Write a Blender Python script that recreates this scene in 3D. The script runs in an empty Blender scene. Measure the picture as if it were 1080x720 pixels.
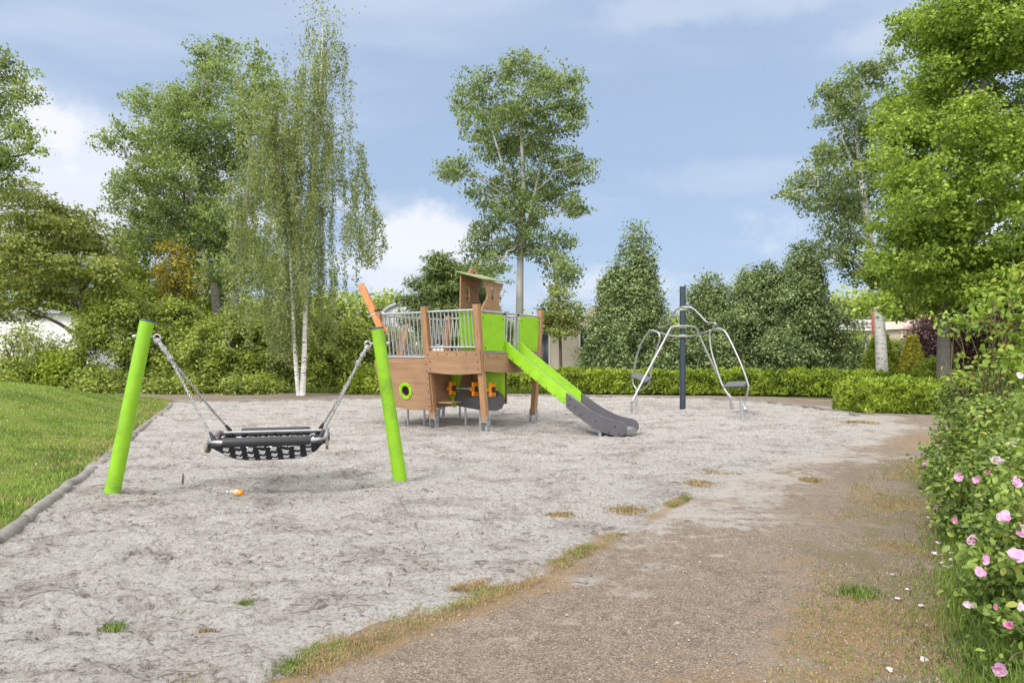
import bpy, bmesh, math, random
import numpy as np
from mathutils import Vector, Matrix

random.seed(7)
rng = np.random.default_rng(11)
R = math.radians
scene = bpy.context.scene
COL = scene.collection

# ------------------------------------------------------------------ camera
CAM_H = 1.5
cam_d = bpy.data.cameras.new("camera")
cam = bpy.data.objects.new("camera", cam_d)
COL.objects.link(cam)
cam.location = (0, 0, CAM_H)
cam.rotation_euler = (R(90), 0, 0)
cam_d.sensor_width = 36.0
cam_d.lens = 24.0
cam_d.shift_y = 10.0 / 1080.0
cam_d.clip_start = 0.05
cam_d.clip_end = 3000
scene.camera = cam

# ------------------------------------------------------------------ light
SUN_EL, SUN_AZ = 46.0, 218.0           # azimuth clockwise from +Y: behind the camera, to its left
world = bpy.data.worlds.new("World")
scene.world = world
world.use_nodes = True


def nd(nt, kind, **kw):
    n = nt.nodes.new(kind)
    for k, v in kw.items():
        if k == 'inp':
            for a, b in v.items():
                n.inputs[a].default_value = b
        else:
            setattr(n, k, v)
    return n


def build_world():
    nt = world.node_tree
    nt.nodes.clear()
    L = nt.links.new
    out = nd(nt, 'ShaderNodeOutputWorld')
    bg = nd(nt, 'ShaderNodeBackground')
    bg.inputs['Strength'].default_value = 0.11
    L(bg.outputs[0], out.inputs[0])
    sky = nd(nt, 'ShaderNodeTexSky')
    sky.sky_type = 'NISHITA'
    sky.sun_disc = False
    sky.sun_elevation = R(SUN_EL)
    sky.sun_rotation = R(SUN_AZ)
    sky.altitude = 50
    sky.air_density = 1.0
    sky.dust_density = 0.6
    sky.ozone_density = 1.5
    tc = nd(nt, 'ShaderNodeTexCoord')
    nrm = nd(nt, 'ShaderNodeVectorMath', operation='NORMALIZE')
    L(tc.outputs['Generated'], nrm.inputs[0])
    sep = nd(nt, 'ShaderNodeSeparateXYZ')
    L(nrm.outputs[0], sep.inputs[0])
    # cloud deck coordinates: direction projected on a layer overhead
    za = nd(nt, 'ShaderNodeMath', operation='ADD', inp={1: 0.22})
    L(sep.outputs['Z'], za.inputs[0])
    zm = nd(nt, 'ShaderNodeMath', operation='MAXIMUM', inp={1: 0.08})
    L(za.outputs[0], zm.inputs[0])
    dv = nd(nt, 'ShaderNodeVectorMath', operation='DIVIDE')
    cmb = nd(nt, 'ShaderNodeCombineXYZ')
    for i in range(3):
        L(zm.outputs[0], cmb.inputs[i])
    L(nrm.outputs[0], dv.inputs[0])
    L(cmb.outputs[0], dv.inputs[1])

    def noise(vec, scale, detail, rough, dist=0.0, stretch=None):
        if stretch:
            mp = nd(nt, 'ShaderNodeMapping')
            mp.inputs['Scale'].default_value = stretch
            L(vec, mp.inputs['Vector'])
            vec = mp.outputs[0]
        n = nd(nt, 'ShaderNodeTexNoise', inp={'Scale': scale, 'Detail': detail, 'Roughness': rough, 'Distortion': dist})
        L(vec, n.inputs['Vector'])
        return n.outputs['Fac']

    def smooth(x, a, b, lo=0.0, hi=1.0):
        m = nd(nt, 'ShaderNodeMapRange', interpolation_type='SMOOTHSTEP')
        m.inputs['From Min'].default_value = a
        m.inputs['From Max'].default_value = b
        m.inputs['To Min'].default_value = lo
        m.inputs['To Max'].default_value = hi
        L(x, m.inputs['Value'])
        return m.outputs[0]

    def mix(f, a, b):
        m = nd(nt, 'ShaderNodeMix', data_type='RGBA')
        if isinstance(f, float):
            m.inputs[0].default_value = f
        else:
            L(f, m.inputs[0])
        for s, v in ((6, a), (7, b)):
            if isinstance(v, tuple):
                m.inputs[s].default_value = (*v, 1)
            else:
                L(v, m.inputs[s])
        return m.outputs[2]

    # thin veil over the whole sky (moist hazy air), then stratus, then cumulus low down
    k = 1 / 0.11
    col = mix(0.74, sky.outputs[0], tuple(c * k for c in (0.43, 0.555, 0.765)))
    n1 = noise(dv.outputs[0], 1.1, 5, 0.55, 0.4, (0.7, 1.3, 1))
    col = mix(smooth(n1, 0.42, 0.72, 0, 0.62), col, tuple(c * k for c in (0.62, 0.70, 0.84)))
    n2 = noise(dv.outputs[0], 1.7, 6, 0.6, 0.6, (0.6, 1.5, 1))
    col = mix(smooth(n2, 0.50, 0.80, 0, 0.40), col, tuple(c * k for c in (0.36, 0.47, 0.66)))
    wob = noise(nrm.outputs[0], 9.0, 7, 0.62)
    tot = None
    for (px, py, rx, rz, wgt) in ((85, 168, .20, .060, .62), (45, 205, .26, .055, .7), (445, 262, .085, .050, .85), (405, 282, .10, .040, .7),
                                  (640, 300, .09, .022, .45), (760, 2, .16, .022, .22), (925, 42, .06, .02, .25), (360, 215, .09, .02, .4),
                                  (800, 185, .2, .02, .12), (-250, 120, .3, .09, .9), (1500, 180, .4, .08, .8)):
        d = Vector((px - 540, 720, 370 - py)).normalized()
        sb = nd(nt, 'ShaderNodeVectorMath', operation='SUBTRACT', inp={1: d})
        L(nrm.outputs[0], sb.inputs[0])
        ml = nd(nt, 'ShaderNodeVectorMath', operation='MULTIPLY', inp={1: (1 / rx, 1 / rx, 1 / rz)})
        L(sb.outputs[0], ml.inputs[0])
        ln = nd(nt, 'ShaderNodeVectorMath', operation='LENGTH')
        L(ml.outputs[0], ln.inputs[0])
        w2 = nd(nt, 'ShaderNodeMath', operation='MULTIPLY_ADD', inp={1: -3.2, 2: 1.6})
        L(wob, w2.inputs[0])
        ad = nd(nt, 'ShaderNodeMath', operation='ADD')
        L(ln.outputs['Value'], ad.inputs[0])
        L(w2.outputs[0], ad.inputs[1])
        f = smooth(ad.outputs[0], 0.35, 1.35, wgt, 0.0)
        if tot is None:
            tot = f
        else:
            mx = nd(nt, 'ShaderNodeMath', operation='MAXIMUM')
            L(tot, mx.inputs[0])
            L(f, mx.inputs[1])
            tot = mx.outputs[0]
    col = mix(tot, col, tuple(c * k for c in (0.86, 0.88, 0.93)))
    # unseen bright cloud added overhead and behind the camera to light the ground
    hi = smooth(sep.outputs['Z'], 0.46, 0.74)
    bk = smooth(sep.outputs['Y'], 0.15, -0.45)
    mxx = nd(nt, 'ShaderNodeMath', operation='MAXIMUM')
    L(hi, mxx.inputs[0])
    L(bk, mxx.inputs[1])
    n3 = noise(nrm.outputs[0], 2.2, 5, 0.55)
    mm = nd(nt, 'ShaderNodeMath', operation='MULTIPLY')
    L(mxx.outputs[0], mm.inputs[0])
    L(smooth(n3, 0.30, 0.55, 0.55, 1.0), mm.inputs[1])
    col = mix(mm.outputs[0], col, tuple(c * k for c in (1.98, 1.95, 1.92)))
    L(col, bg.inputs['Color'])


build_world()
sun_d = bpy.data.lights.new("sun", 'SUN')
sun_d.energy = 2.4
sun_d.angle = R(12)
sun_d.color = (1.0, 0.965, 0.91)
sun = bpy.data.objects.new("sun", sun_d)
COL.objects.link(sun)
_az, _el = R(SUN_AZ), R(SUN_EL)
_dir = Vector((math.sin(_az) * math.cos(_el), math.cos(_az) * math.cos(_el), math.sin(_el)))
sun.rotation_euler = _dir.to_track_quat('Z', 'Y').to_euler()
sun.location = (-8, -10, 20)

scene.view_settings.view_transform = 'Standard'
scene.view_settings.look = 'None'
scene.view_settings.exposure = 0.18
scene.view_settings.gamma = 1.0
scene.cycles.max_bounces = 8
scene.cycles.transparent_max_bounces = 8
scene.cycles.use_adaptive_sampling = True
scene.cycles.use_denoising = True

# ------------------------------------------------------------------ numpy noise and helpers
_perm = rng.random((256, 256))


def vnoise(x, y):
    xi = np.floor(x).astype(int)
    yi = np.floor(y).astype(int)
    fx, fy = x - xi, y - yi
    fx = fx * fx * (3 - 2 * fx)
    fy = fy * fy * (3 - 2 * fy)
    a = _perm[xi & 255, yi & 255]
    b = _perm[(xi + 1) & 255, yi & 255]
    c = _perm[xi & 255, (yi + 1) & 255]
    d = _perm[(xi + 1) & 255, (yi + 1) & 255]
    return (a * (1 - fx) + b * fx) * (1 - fy) + (c * (1 - fx) + d * fx) * fy


def fbm(x, y, octv=4, gain=0.5):
    s, a, t = 0, 1.0, 0
    for o in range(octv):
        s = s + a * vnoise(x * 2 ** o + 17.3 * o, y * 2 ** o + 5.1 * o)
        t += a
        a *= gain
    return s / t


def sstep(a, b, x):
    t = np.clip((x - a) / (b - a), 0, 1)
    return t * t * (3 - 2 * t)


def W(px, py, Y):
    """A point of the place, from where the photograph shows it and how far away it stands."""
    return np.array([(px - 540) / 720 * Y, Y, CAM_H - (py - 370) / 720 * Y])


def unit(v):
    v = np.asarray(v, float)
    return v / (np.linalg.norm(v, axis=-1, keepdims=True) + 1e-9)


# ------------------------------------------------------------------ terrain
LOG_LINE = [(-2.6, 1.5), (-3.15, 3.0), (-4.0, 5.35), (-5.4, 9.0), (-6.9, 12.7), (-9.0, 18.0), (-9.7, 19.5)]
BACK_LINE = [(-9.7, 19.5), (-7.2, 20.1), (-3.5, 21.1), (0.5, 22.3), (2.6, 22.2), (4.3, 21.5), (6.7, 20.3), (7.75, 18.2), (7.9, 15.6)]
FRONT_LINE = [(7.9, 15.6), (7.1, 13.2), (4.9, 10.5), (2.77, 8.3), (1.2, 6.2), (0.13, 4.7), (-0.75, 3.86), (-1.4, 3.09), (-1.9, 2.4), (-2.3, 1.5)]
SAND_POLY = np.array(LOG_LINE + BACK_LINE[1:] + FRONT_LINE[1:])
ROSE_LINE = [(1.6, 1.5), (1.95, 3.0), (2.7, 4.3), (3.5, 5.7), (4.7, 7.7), (6.1, 10.0), (8.3, 13.2), (10.5, 15.0)]


def seg_dist(x, y, pts):
    d = np.full(np.shape(x), 1e9)
    pts = np.asarray(pts, float)
    for (ax, ay), (bx, by) in zip(pts[:-1], pts[1:]):
        ex, ey = bx - ax, by - ay
        t = np.clip(((x - ax) * ex + (y - ay) * ey) / (ex * ex + ey * ey), 0, 1)
        d = np.minimum(d, np.hypot(x - ax - t * ex, y - ay - t * ey))
    return d


def in_poly(x, y, poly):
    ins = np.zeros(np.shape(x), bool)
    p = np.asarray(poly)
    j = len(p) - 1
    for i in range(len(p)):
        xi, yi, xj, yj = p[i, 0], p[i, 1], p[j, 0], p[j, 1]
        c = ((yi > y) != (yj > y)) & (x < (xj - xi) * (y - yi) / (yj - yi + 1e-12) + xi)
        ins ^= c
        j = i
    return ins


_lx = np.array([p[0] for p in LOG_LINE])
_ly = np.array([p[1] for p in LOG_LINE])
_rx = np.array([p[0] for p in ROSE_LINE])
_ry = np.array([p[1] for p in ROSE_LINE])


def H(x, y):
    x = np.asarray(x, float)
    y = np.asarray(y, float)
    left = np.interp(y, _ly, _lx) - x
    m = 0.95 * np.exp(-(((x + 14) / 5.5) ** 2 + ((y - 13) / 5.5) ** 2))
    left = np.where(y > 19.5, np.maximum(left, 0) + 0.0, left)
    return m * sstep(0.0, 3.0, left) + 0.10 * sstep(0.2, 3.0, left) * sstep(22, 17, y)


def hz(x, y):
    return float(H(np.array([x]), np.array([y]))[0])


# ------------------------------------------------------------------ objects
_off = {}


def tag(o, label=None, cat=None, group=None, kind=None):
    if label:
        o['label'] = label
    if cat:
        o['category'] = cat
    if group:
        o['group'] = group
    if kind:
        o['kind'] = kind
    return o


def thing(name, loc, label, cat, group=None):
    o = bpy.data.objects.new(name, None)
    o.empty_display_size = 0.2
    COL.objects.link(o)
    o.location = [float(c) for c in loc]
    _off[o.name] = np.array(loc, float)
    return tag(o, label, cat, group)


def link(name, me, mats, parent=None):
    o = bpy.data.objects.new(name, me)
    COL.objects.link(o)
    for m in (mats if isinstance(mats, (list, tuple)) else [mats]):
        me.materials.append(m)
    if parent is not None:
        o.parent = parent
        _off[o.name] = _off[parent.name]
    else:
        _off[o.name] = np.zeros(3)
    return o


def raw_mesh(name, V, F, offset=None, smooth=False):
    """V (n,3); F (m,k) all faces with k corners"""
    V = np.asarray(V, np.float32)
    if offset is not None:
        V = V - np.asarray(offset, np.float32)
    F = np.asarray(F, np.int32)
    me = bpy.data.meshes.new(name)
    me.vertices.add(len(V))
    me.vertices.foreach_set('co', V.ravel())
    m, k = F.shape
    me.loops.add(m * k)
    me.loops.foreach_set('vertex_index', F.ravel())
    me.polygons.add(m)
    me.polygons.foreach_set('loop_start', np.arange(0, m * k, k, dtype=np.int32))
    if smooth:
        me.polygons.foreach_set('use_smooth', np.ones(m, bool))
    me.update(calc_edges=True)
    return me


class MB:
    """collects shapes, then links them as ONE mesh object"""

    def __init__(s):
        s.v, s.f, s.m, s.s = [], [], [], []

    def add(s, verts, faces, mi=0, smooth=False):
        b = len(s.v)
        s.v += [tuple(map(float, p)) for p in verts]
        for f in faces:
            s.f.append(tuple(b + i for i in f))
            s.m.append(mi)
            s.s.append(smooth)
        return s

    def box(s, c, ax, ay, az, hx, hy, hz_, mi=0):
        c, ax, ay, az = map(lambda q: np.asarray(q, float), (c, ax, ay, az))
        vs = [c + ax * hx * i + ay * hy * j + az * hz_ * k for k in (-1, 1) for j in (-1, 1) for i in (-1, 1)]
        return s.add(vs, [(0, 2, 3, 1), (4, 5, 7, 6), (0, 1, 5, 4), (2, 6, 7, 3), (0, 4, 6, 2), (1, 3, 7, 5)], mi)

    def beam(s, a, b, w, t, side=None, mi=0):
        """a rectangular bar from a to b, w wide along side, t thick"""
        a, b = np.asarray(a, float), np.asarray(b, float)
        d = unit(b - a)
        side = np.array([0, 0, 1.0]) if side is None else np.asarray(side, float)
        y = unit(side - d * np.dot(side, d))
        z = np.cross(d, y)
        return s.box((a + b) / 2, d, y, z, np.linalg.norm(b - a) / 2, w / 2, t / 2, mi)

    def tube(s, pts, rad, n=10, mi=0, caps=True, closed=False, smooth=True):
        P = np.asarray(pts, float)
        k = len(P)
        rad = np.full(k, rad) if np.isscalar(rad) else np.asarray(rad, float)
        if closed:
            T = unit(np.roll(P, -1, 0) - np.roll(P, 1, 0))
        else:
            T = unit(np.gradient(P, axis=0))
        ref = np.array([0, 0, 1.0]) if abs(T[0][2]) < 0.9 else np.array([1.0, 0, 0])
        N = unit(ref - T[0] * np.dot(ref, T[0]))
        rings = []
        for i in range(k):
            N = unit(N - T[i] * np.dot(N, T[i]))
            B = np.cross(T[i], N)
            rings.append([P[i] + rad[i] * (N * math.cos(a) + B * math.sin(a)) for a in np.linspace(0, 2 * math.pi, n, endpoint=False)])
        vs = [p for r in rings for p in r]
        fs = []
        for i in range(k if closed else k - 1):
            i2 = (i + 1) % k
            for j in range(n):
                fs.append((i * n + j, i * n + (j + 1) % n, i2 * n + (j + 1) % n, i2 * n + j))
        s.add(vs, fs, mi, smooth)
        if caps and not closed:
            s.add(rings[0], [tuple(range(n))[::-1]], mi)
            s.add(rings[-1], [tuple(range(n))], mi)
        return s

    def ball(s, c, r, mi=0, n=8):
        c = np.asarray(c, float)
        rr = np.full(3, r) if np.isscalar(r) else np.asarray(r, float)
        vs, fs = [], []
        for i in range(n // 2 + 1):
            th = math.pi * i / (n // 2)
            for j in range(n):
                ph = 2 * math.pi * j / n
                vs.append(c + rr * np.array([math.sin(th) * math.cos(ph), math.sin(th) * math.sin(ph), math.cos(th)]))
        for i in range(n // 2):
            for j in range(n):
                fs.append((i * n + j, (i + 1) * n + j, (i + 1) * n + (j + 1) % n, i * n + (j + 1) % n))
        return s.add(vs, fs, mi, True)

    def prism(s, poly, o, ax, ay, th, holes=(), mi=0):
        """outline (2-D) in the plane o + ax*x + ay*y, th thick, centred on the plane"""
        o, ax, ay = map(lambda q: np.asarray(q, float), (o, ax, ay))
        nz = unit(np.cross(ax, ay))
        bm = bmesh.new()
        es = []
        for lp in [poly] + list(holes):
            vs = [bm.verts.new((x, y, 0)) for x, y in lp]
            es += [bm.edges.new((vs[i], vs[(i + 1) % len(vs)])) for i in range(len(vs))]
        bmesh.ops.triangle_fill(bm, use_beauty=True, use_dissolve=False, edges=es)
        bmesh.ops.recalc_face_normals(bm, faces=bm.faces[:])
        bm.verts.index_update()
        P2 = [v.co.copy() for v in bm.verts]
        tris = [[v.index for v in f.verts] for f in bm.faces]
        flip = [f.normal.z < 0 for f in bm.faces]
        bm.free()
        n = len(P2)
        top = [o + ax * p.x + ay * p.y + nz * th / 2 for p in P2]
        bot = [o + ax * p.x + ay * p.y - nz * th / 2 for p in P2]
        fs = []
        for t, fl in zip(tris, flip):
            t = t[::-1] if fl else t
            fs.append(tuple(t))
            fs.append(tuple(n + i for i in t[::-1]))
        b = 0
        for li, lp in enumerate([poly] + list(holes)):
            m = len(lp)
            area = sum(lp[i][0] * lp[(i + 1) % m][1] - lp[(i + 1) % m][0] * lp[i][1] for i in range(m))
            ccw = (area > 0) == (li == 0)
            for i in range(m):
                j = (i + 1) % m
                q = (b + i, n + b + i, n + b + j, b + j)
                fs.append(q if ccw else q[::-1])
            b += m
        return s.add(top + bot, fs, mi)

    def build(s, name, mats, parent=None, bevel=0.0):
        off = _off[parent.name] if parent is not None else np.zeros(3)
        me = bpy.data.meshes.new(name)
        me.from_pydata([tuple(np.asarray(p) - off) for p in s.v], [], s.f)
        me.polygons.foreach_set('material_index', s.m)
        me.polygons.foreach_set('use_smooth', s.s)
        me.update()
        o = link(name, me, mats, parent)
        if bevel:
            b = o.modifiers.new('bevel', 'BEVEL')
            b.width = bevel
            b.segments = 2
            b.limit_method = 'ANGLE'
            b.angle_limit = R(50)
        return o


def circle(cx, cy, r, n=24, ry=None, a0=0.0, a1=2 * math.pi, end=False):
    ry = ry or r
    return [(cx + r * math.cos(a), cy + ry * math.sin(a)) for a in np.linspace(a0, a1, n, endpoint=end)]


def spline(pts, n=6):
    """Catmull-Rom through the points"""
    P = [np.asarray(p, float) for p in pts]
    P = [2 * P[0] - P[1]] + P + [2 * P[-1] - P[-2]]
    out = []
    for i in range(1, len(P) - 2):
        for t in np.linspace(0, 1, n, endpoint=False):
            a, b, c, d = P[i - 1], P[i], P[i + 1], P[i + 2]
            out.append(0.5 * (2 * b + (c - a) * t + (2 * a - 5 * b + 4 * c - d) * t * t + (3 * b - a - 3 * c + d) * t ** 3))
    out.append(P[-2])
    return np.array(out)


# ------------------------------------------------------------------ materials
def new_mat(name):
    m = bpy.data.materials.new(name)
    m.use_nodes = True
    nt = m.node_tree
    nt.nodes.clear()
    out = nd(nt, 'ShaderNodeOutputMaterial')
    p = nd(nt, 'ShaderNodeBsdfPrincipled')
    nt.links.new(p.outputs[0], out.inputs[0])
    return m, nt, p, out


def ramp(nt, fac, stops, interp='LINEAR'):
    r = nd(nt, 'ShaderNodeValToRGB')
    r.color_ramp.interpolation = interp
    el = r.color_ramp.elements
    while len(el) < len(stops):
        el.new(0.5)
    for e, (p, c) in zip(el, stops):
        e.position = p
        e.color = (*c, 1) if len(c) == 3 else c
    nt.links.new(fac, r.inputs[0])
    return r.outputs[0]


def coords(nt, scale=(1, 1, 1), kind='Object'):
    tc = nd(nt, 'ShaderNodeTexCoord')
    mp = nd(nt, 'ShaderNodeMapping')
    mp.inputs['Scale'].default_value = scale
    nt.links.new(tc.outputs[kind], mp.inputs[0])
    return mp.outputs[0]


def tex_noise(nt, vec, scale, detail=5, rough=0.6, dist=0.0):
    n = nd(nt, 'ShaderNodeTexNoise', inp={'Scale': scale, 'Detail': detail, 'Roughness': rough, 'Distortion': dist})
    nt.links.new(vec, n.inputs['Vector'])
    return n.outputs['Fac']


def mixc(nt, f, a, b, mode='MIX'):
    m = nd(nt, 'ShaderNodeMix', data_type='RGBA', blend_type=mode)
    if isinstance(f, (int, float)):
        m.inputs[0].default_value = f
    else:
        nt.links.new(f, m.inputs[0])
    for s, v in ((6, a), (7, b)):
        if isinstance(v, tuple):
            m.inputs[s].default_value = (*v, 1)
        else:
            nt.links.new(v, m.inputs[s])
    return m.outputs[2]


def maprange(nt, x, a, b, lo=0.0, hi=1.0):
    m = nd(nt, 'ShaderNodeMapRange', interpolation_type='SMOOTHSTEP')
    for k, v in (('From Min', a), ('From Max', b), ('To Min', lo), ('To Max', hi)):
        m.inputs[k].default_value = v
    nt.links.new(x, m.inputs['Value'])
    return m.outputs[0]


def bump(nt, p, h, strength, dist):
    b = nd(nt, 'ShaderNodeBump', inp={'Strength': strength, 'Distance': dist})
    nt.links.new(h, b.inputs['Height'])
    nt.links.new(b.outputs[0], p.inputs['Normal'])


def surf(name, col, rough=0.5, metal=0.0, var=0.15, scale=6.0, bmp=0.0, dirt=None, stretch=(1, 1, 1)):
    m, nt, p, _ = new_mat(name)
    v = coords(nt, stretch)
    n = tex_noise(nt, v, scale, 6, 0.65)
    lo = tuple(c * (1 - var) for c in col)
    hi = tuple(min(1, c * (1 + var)) for c in col)
    c = ramp(nt, n, [(0.3, lo), (0.7, hi)])
    if dirt:
        n2 = tex_noise(nt, v, scale * 0.6, 8, 0.75, 0.5)
        c = mixc(nt, maprange(nt, n2, 0.50, 0.66, 0, 0.75), c, dirt)
    nt.links.new(c, p.inputs['Base Color'])
    p.inputs['Roughness'].default_value = rough
    p.inputs['Metallic'].default_value = metal
    rr = maprange(nt, n, 0.2, 0.8, max(0, rough - 0.1), min(1, rough + 0.12))
    nt.links.new(rr, p.inputs['Roughness'])
    if bmp:
        bump(nt, p, tex_noise(nt, v, scale * 5, 5, 0.6), bmp, 0.01)
    return m


def wood(name, a, b, stretch, rough=0.6):
    m, nt, p, _ = new_mat(name)
    v = coords(nt, stretch)
    n = tex_noise(nt, v, 1.0, 7, 0.62, 0.4)
    c = ramp(nt, n, [(0.28, a), (0.5, tuple((x + y) / 2 for x, y in zip(a, b))), (0.74, b)])
    n2 = tex_noise(nt, coords(nt), 2.2, 4, 0.6)
    c = mixc(nt, maprange(nt, n2, 0.45, 0.75, 0, 0.35), c, tuple(x * 0.72 for x in a))
    nt.links.new(c, p.inputs['Base Color'])
    p.inputs['Roughness'].default_value = rough
    bump(nt, p, n, 0.15, 0.01)
    return m


LEAF_GAIN = 1.75


def leaf_mat(name, dark, mid, light, tip=None, trans=0.36, var=0.5, rough=0.5, nscale=1.5):
    m, nt, p, out = new_mat(name)
    dark, mid, light = (tuple(min(.6, c * g_ + .003) for c in q) for q, g_ in ((dark, LEAF_GAIN * .6), (mid, LEAF_GAIN * .95), (light, LEAF_GAIN)))
    g = nd(nt, 'ShaderNodeNewGeometry')
    st = [(0.0, dark), (0.5, mid), (0.95, light)] + ([(0.995, tip)] if tip else [])
    c = ramp(nt, g.outputs['Random Per Island'], st)
    n = tex_noise(nt, coords(nt), nscale, 4, 0.6)
    c2 = mixc(nt, maprange(nt, n, 0.35, 0.65, 0, var), c, light)
    c3 = mixc(nt, maprange(nt, n, 0.52, 0.30, 0, var), c2, dark)
    nt.links.new(c3, p.inputs['Base Color'])
    p.inputs['Roughness'].default_value = rough
    p.inputs['Specular IOR Level'].default_value = 0.35
    tr = nd(nt, 'ShaderNodeBsdfTranslucent')
    warm = mixc(nt, 1.0, c3, (1.25, 1.2, 0.7), 'MULTIPLY')
    nt.links.new(warm, tr.inputs['Color'])
    mx = nd(nt, 'ShaderNodeMixShader')
    mx.inputs[0].default_value = trans
    nt.links.new(p.outputs[0], mx.inputs[1])
    nt.links.new(tr.outputs[0], mx.inputs[2])
    nt.links.new(mx.outputs[0], out.inputs[0])
    return m


M = {}
M['green'] = surf('green_paint', (0.225, 0.46, 0.012), 0.40, 0, 0.10, 5, 0.05, dirt=(0.15, 0.27, 0.03))
M['green_hpl'] = surf('green_panel', (0.25, 0.51, 0.013), 0.45, 0, 0.10, 6, 0.04, dirt=(0.19, 0.36, 0.03))
M['wood_panel'] = wood('wood_panel', (0.235, 0.132, 0.068), (0.405, 0.248, 0.142), (1.2, 1.2, 34))
M['wood_post'] = wood('wood_post', (0.25, 0.13, 0.058), (0.44, 0.255, 0.13), (30, 30, 1.4))
M['wood_orange'] = wood('wood_orange', (0.36, 0.13, 0.032), (0.56, 0.24, 0.07), (24, 24, 3))
M['steel'] = surf('galvanised_steel', (0.42, 0.43, 0.45), 0.42, 0.6, 0.14, 14)
M['steel_bright'] = surf('stainless_steel', (0.40, 0.40, 0.41), 0.36, 0.75, 0.08, 10)
M['grey_hpl'] = surf('grey_panel', (0.085, 0.083, 0.095), 0.48, 0, 0.12, 5)
M['dark_metal'] = surf('dark_paint', (0.035, 0.048, 0.068), 0.45, 0.2, 0.15, 6)
M['black'] = surf('black_rubber', (0.022, 0.023, 0.028), 0.55, 0, 0.25, 12, 0.1)
M['bolt'] = surf('black_bolt', (0.012, 0.012, 0.014), 0.5, 0, 0.1, 6)
M['orange'] = surf('orange_plastic', (0.88, 0.30, 0.010), 0.4, 0, 0.06, 6)
M['lime_pale'] = surf('pale_lime_collar', (0.36, 0.46, 0.22), 0.4, 0, 0.08, 6)
M['roof_green'] = surf('weathered_green_board', (0.21, 0.26, 0.12), 0.6, 0, 0.2, 6)
M['concrete'] = surf('weathered_timber', (0.20, 0.185, 0.165), 0.9, 0, 0.38, 7, 0.6, dirt=(0.09, 0.085, 0.06))


def bark(name, a, b, stretch=(3, 3, 0.7), scale=6):
    m, nt, p, _ = new_mat(name)
    n = tex_noise(nt, coords(nt, stretch), scale, 8, 0.7, 0.6)
    nt.links.new(ramp(nt, n, [(0.3, a), (0.7, b)]), p.inputs['Base Color'])
    p.inputs['Roughness'].default_value = 0.9
    bump(nt, p, n, 0.8, 0.03)
    return m


def birch_bark(name, base=(0.62, 0.60, 0.56), amt=0.56):
    m, nt, p, _ = new_mat(name)
    n = tex_noise(nt, coords(nt, (2.2, 2.2, 14)), 1.6, 6, 0.7, 0.8)
    n2 = tex_noise(nt, coords(nt, (1, 1, 1)), 3.5, 5, 0.6)
    c = ramp(nt, n2, [(0.3, tuple(x * .72 for x in base)), (0.7, base)])
    c = mixc(nt, maprange(nt, n, amt, amt + 0.06), c, (0.035, 0.03, 0.027))
    nt.links.new(c, p.inputs['Base Color'])
    p.inputs['Roughness'].default_value = 0.8
    bump(nt, p, n, 0.4, 0.02)
    return m


M['bark'] = bark('brown_bark', (0.045, 0.034, 0.024), (0.15, 0.12, 0.09))
M['bark_grey'] = bark('grey_bark', (0.12, 0.115, 0.10), (0.34, 0.32, 0.29))
M['bark_birch'] = birch_bark('birch_bark', (0.82, 0.80, 0.77), 0.55)
M['bark_pale'] = birch_bark('pale_bark', (0.50, 0.49, 0.46), 0.62)

# ------------------------------------------------------------------ the ground
def grid_mesh(name, X, Y, Z, keep, attrs=None):
    """X, Y, Z (rows, cols); faces whose four corners are all kept"""
    r, c = X.shape
    idx = np.arange(r * c).reshape(r, c)
    F = np.stack([idx[:-1, :-1], idx[:-1, 1:], idx[1:, 1:], idx[1:, :-1]], -1).reshape(-1, 4)
    k = keep.ravel()
    F = F[k[F].all(1)]
    used = np.unique(F)
    re = np.full(r * c, -1)
    re[used] = np.arange(len(used))
    V = np.stack([X.ravel(), Y.ravel(), Z.ravel()], 1)[used]
    me = raw_mesh(name, V, re[F], smooth=True)
    if attrs is not None:
        a = me.color_attributes.new('mask', 'FLOAT_COLOR', 'POINT')
        A = np.ones((len(used), 4), np.float32)
        for i, q in enumerate(attrs):
            A[:, i] = np.clip(q.ravel()[used], 0, 1)
        a.data.foreach_set('color', A.ravel())
    return me


def rows(y0, y1, d0, g):
    ys, y = [], y0
    while y < y1:
        ys.append(y)
        y += d0 + g * max(0, y - 3)
    return np.array(ys + [y1])


def mask_node(nt):
    a = nd(nt, 'ShaderNodeVertexColor', layer_name='mask')
    s = nd(nt, 'ShaderNodeSeparateColor')
    nt.links.new(a.outputs['Color'], s.inputs[0])
    return s.outputs


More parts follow.
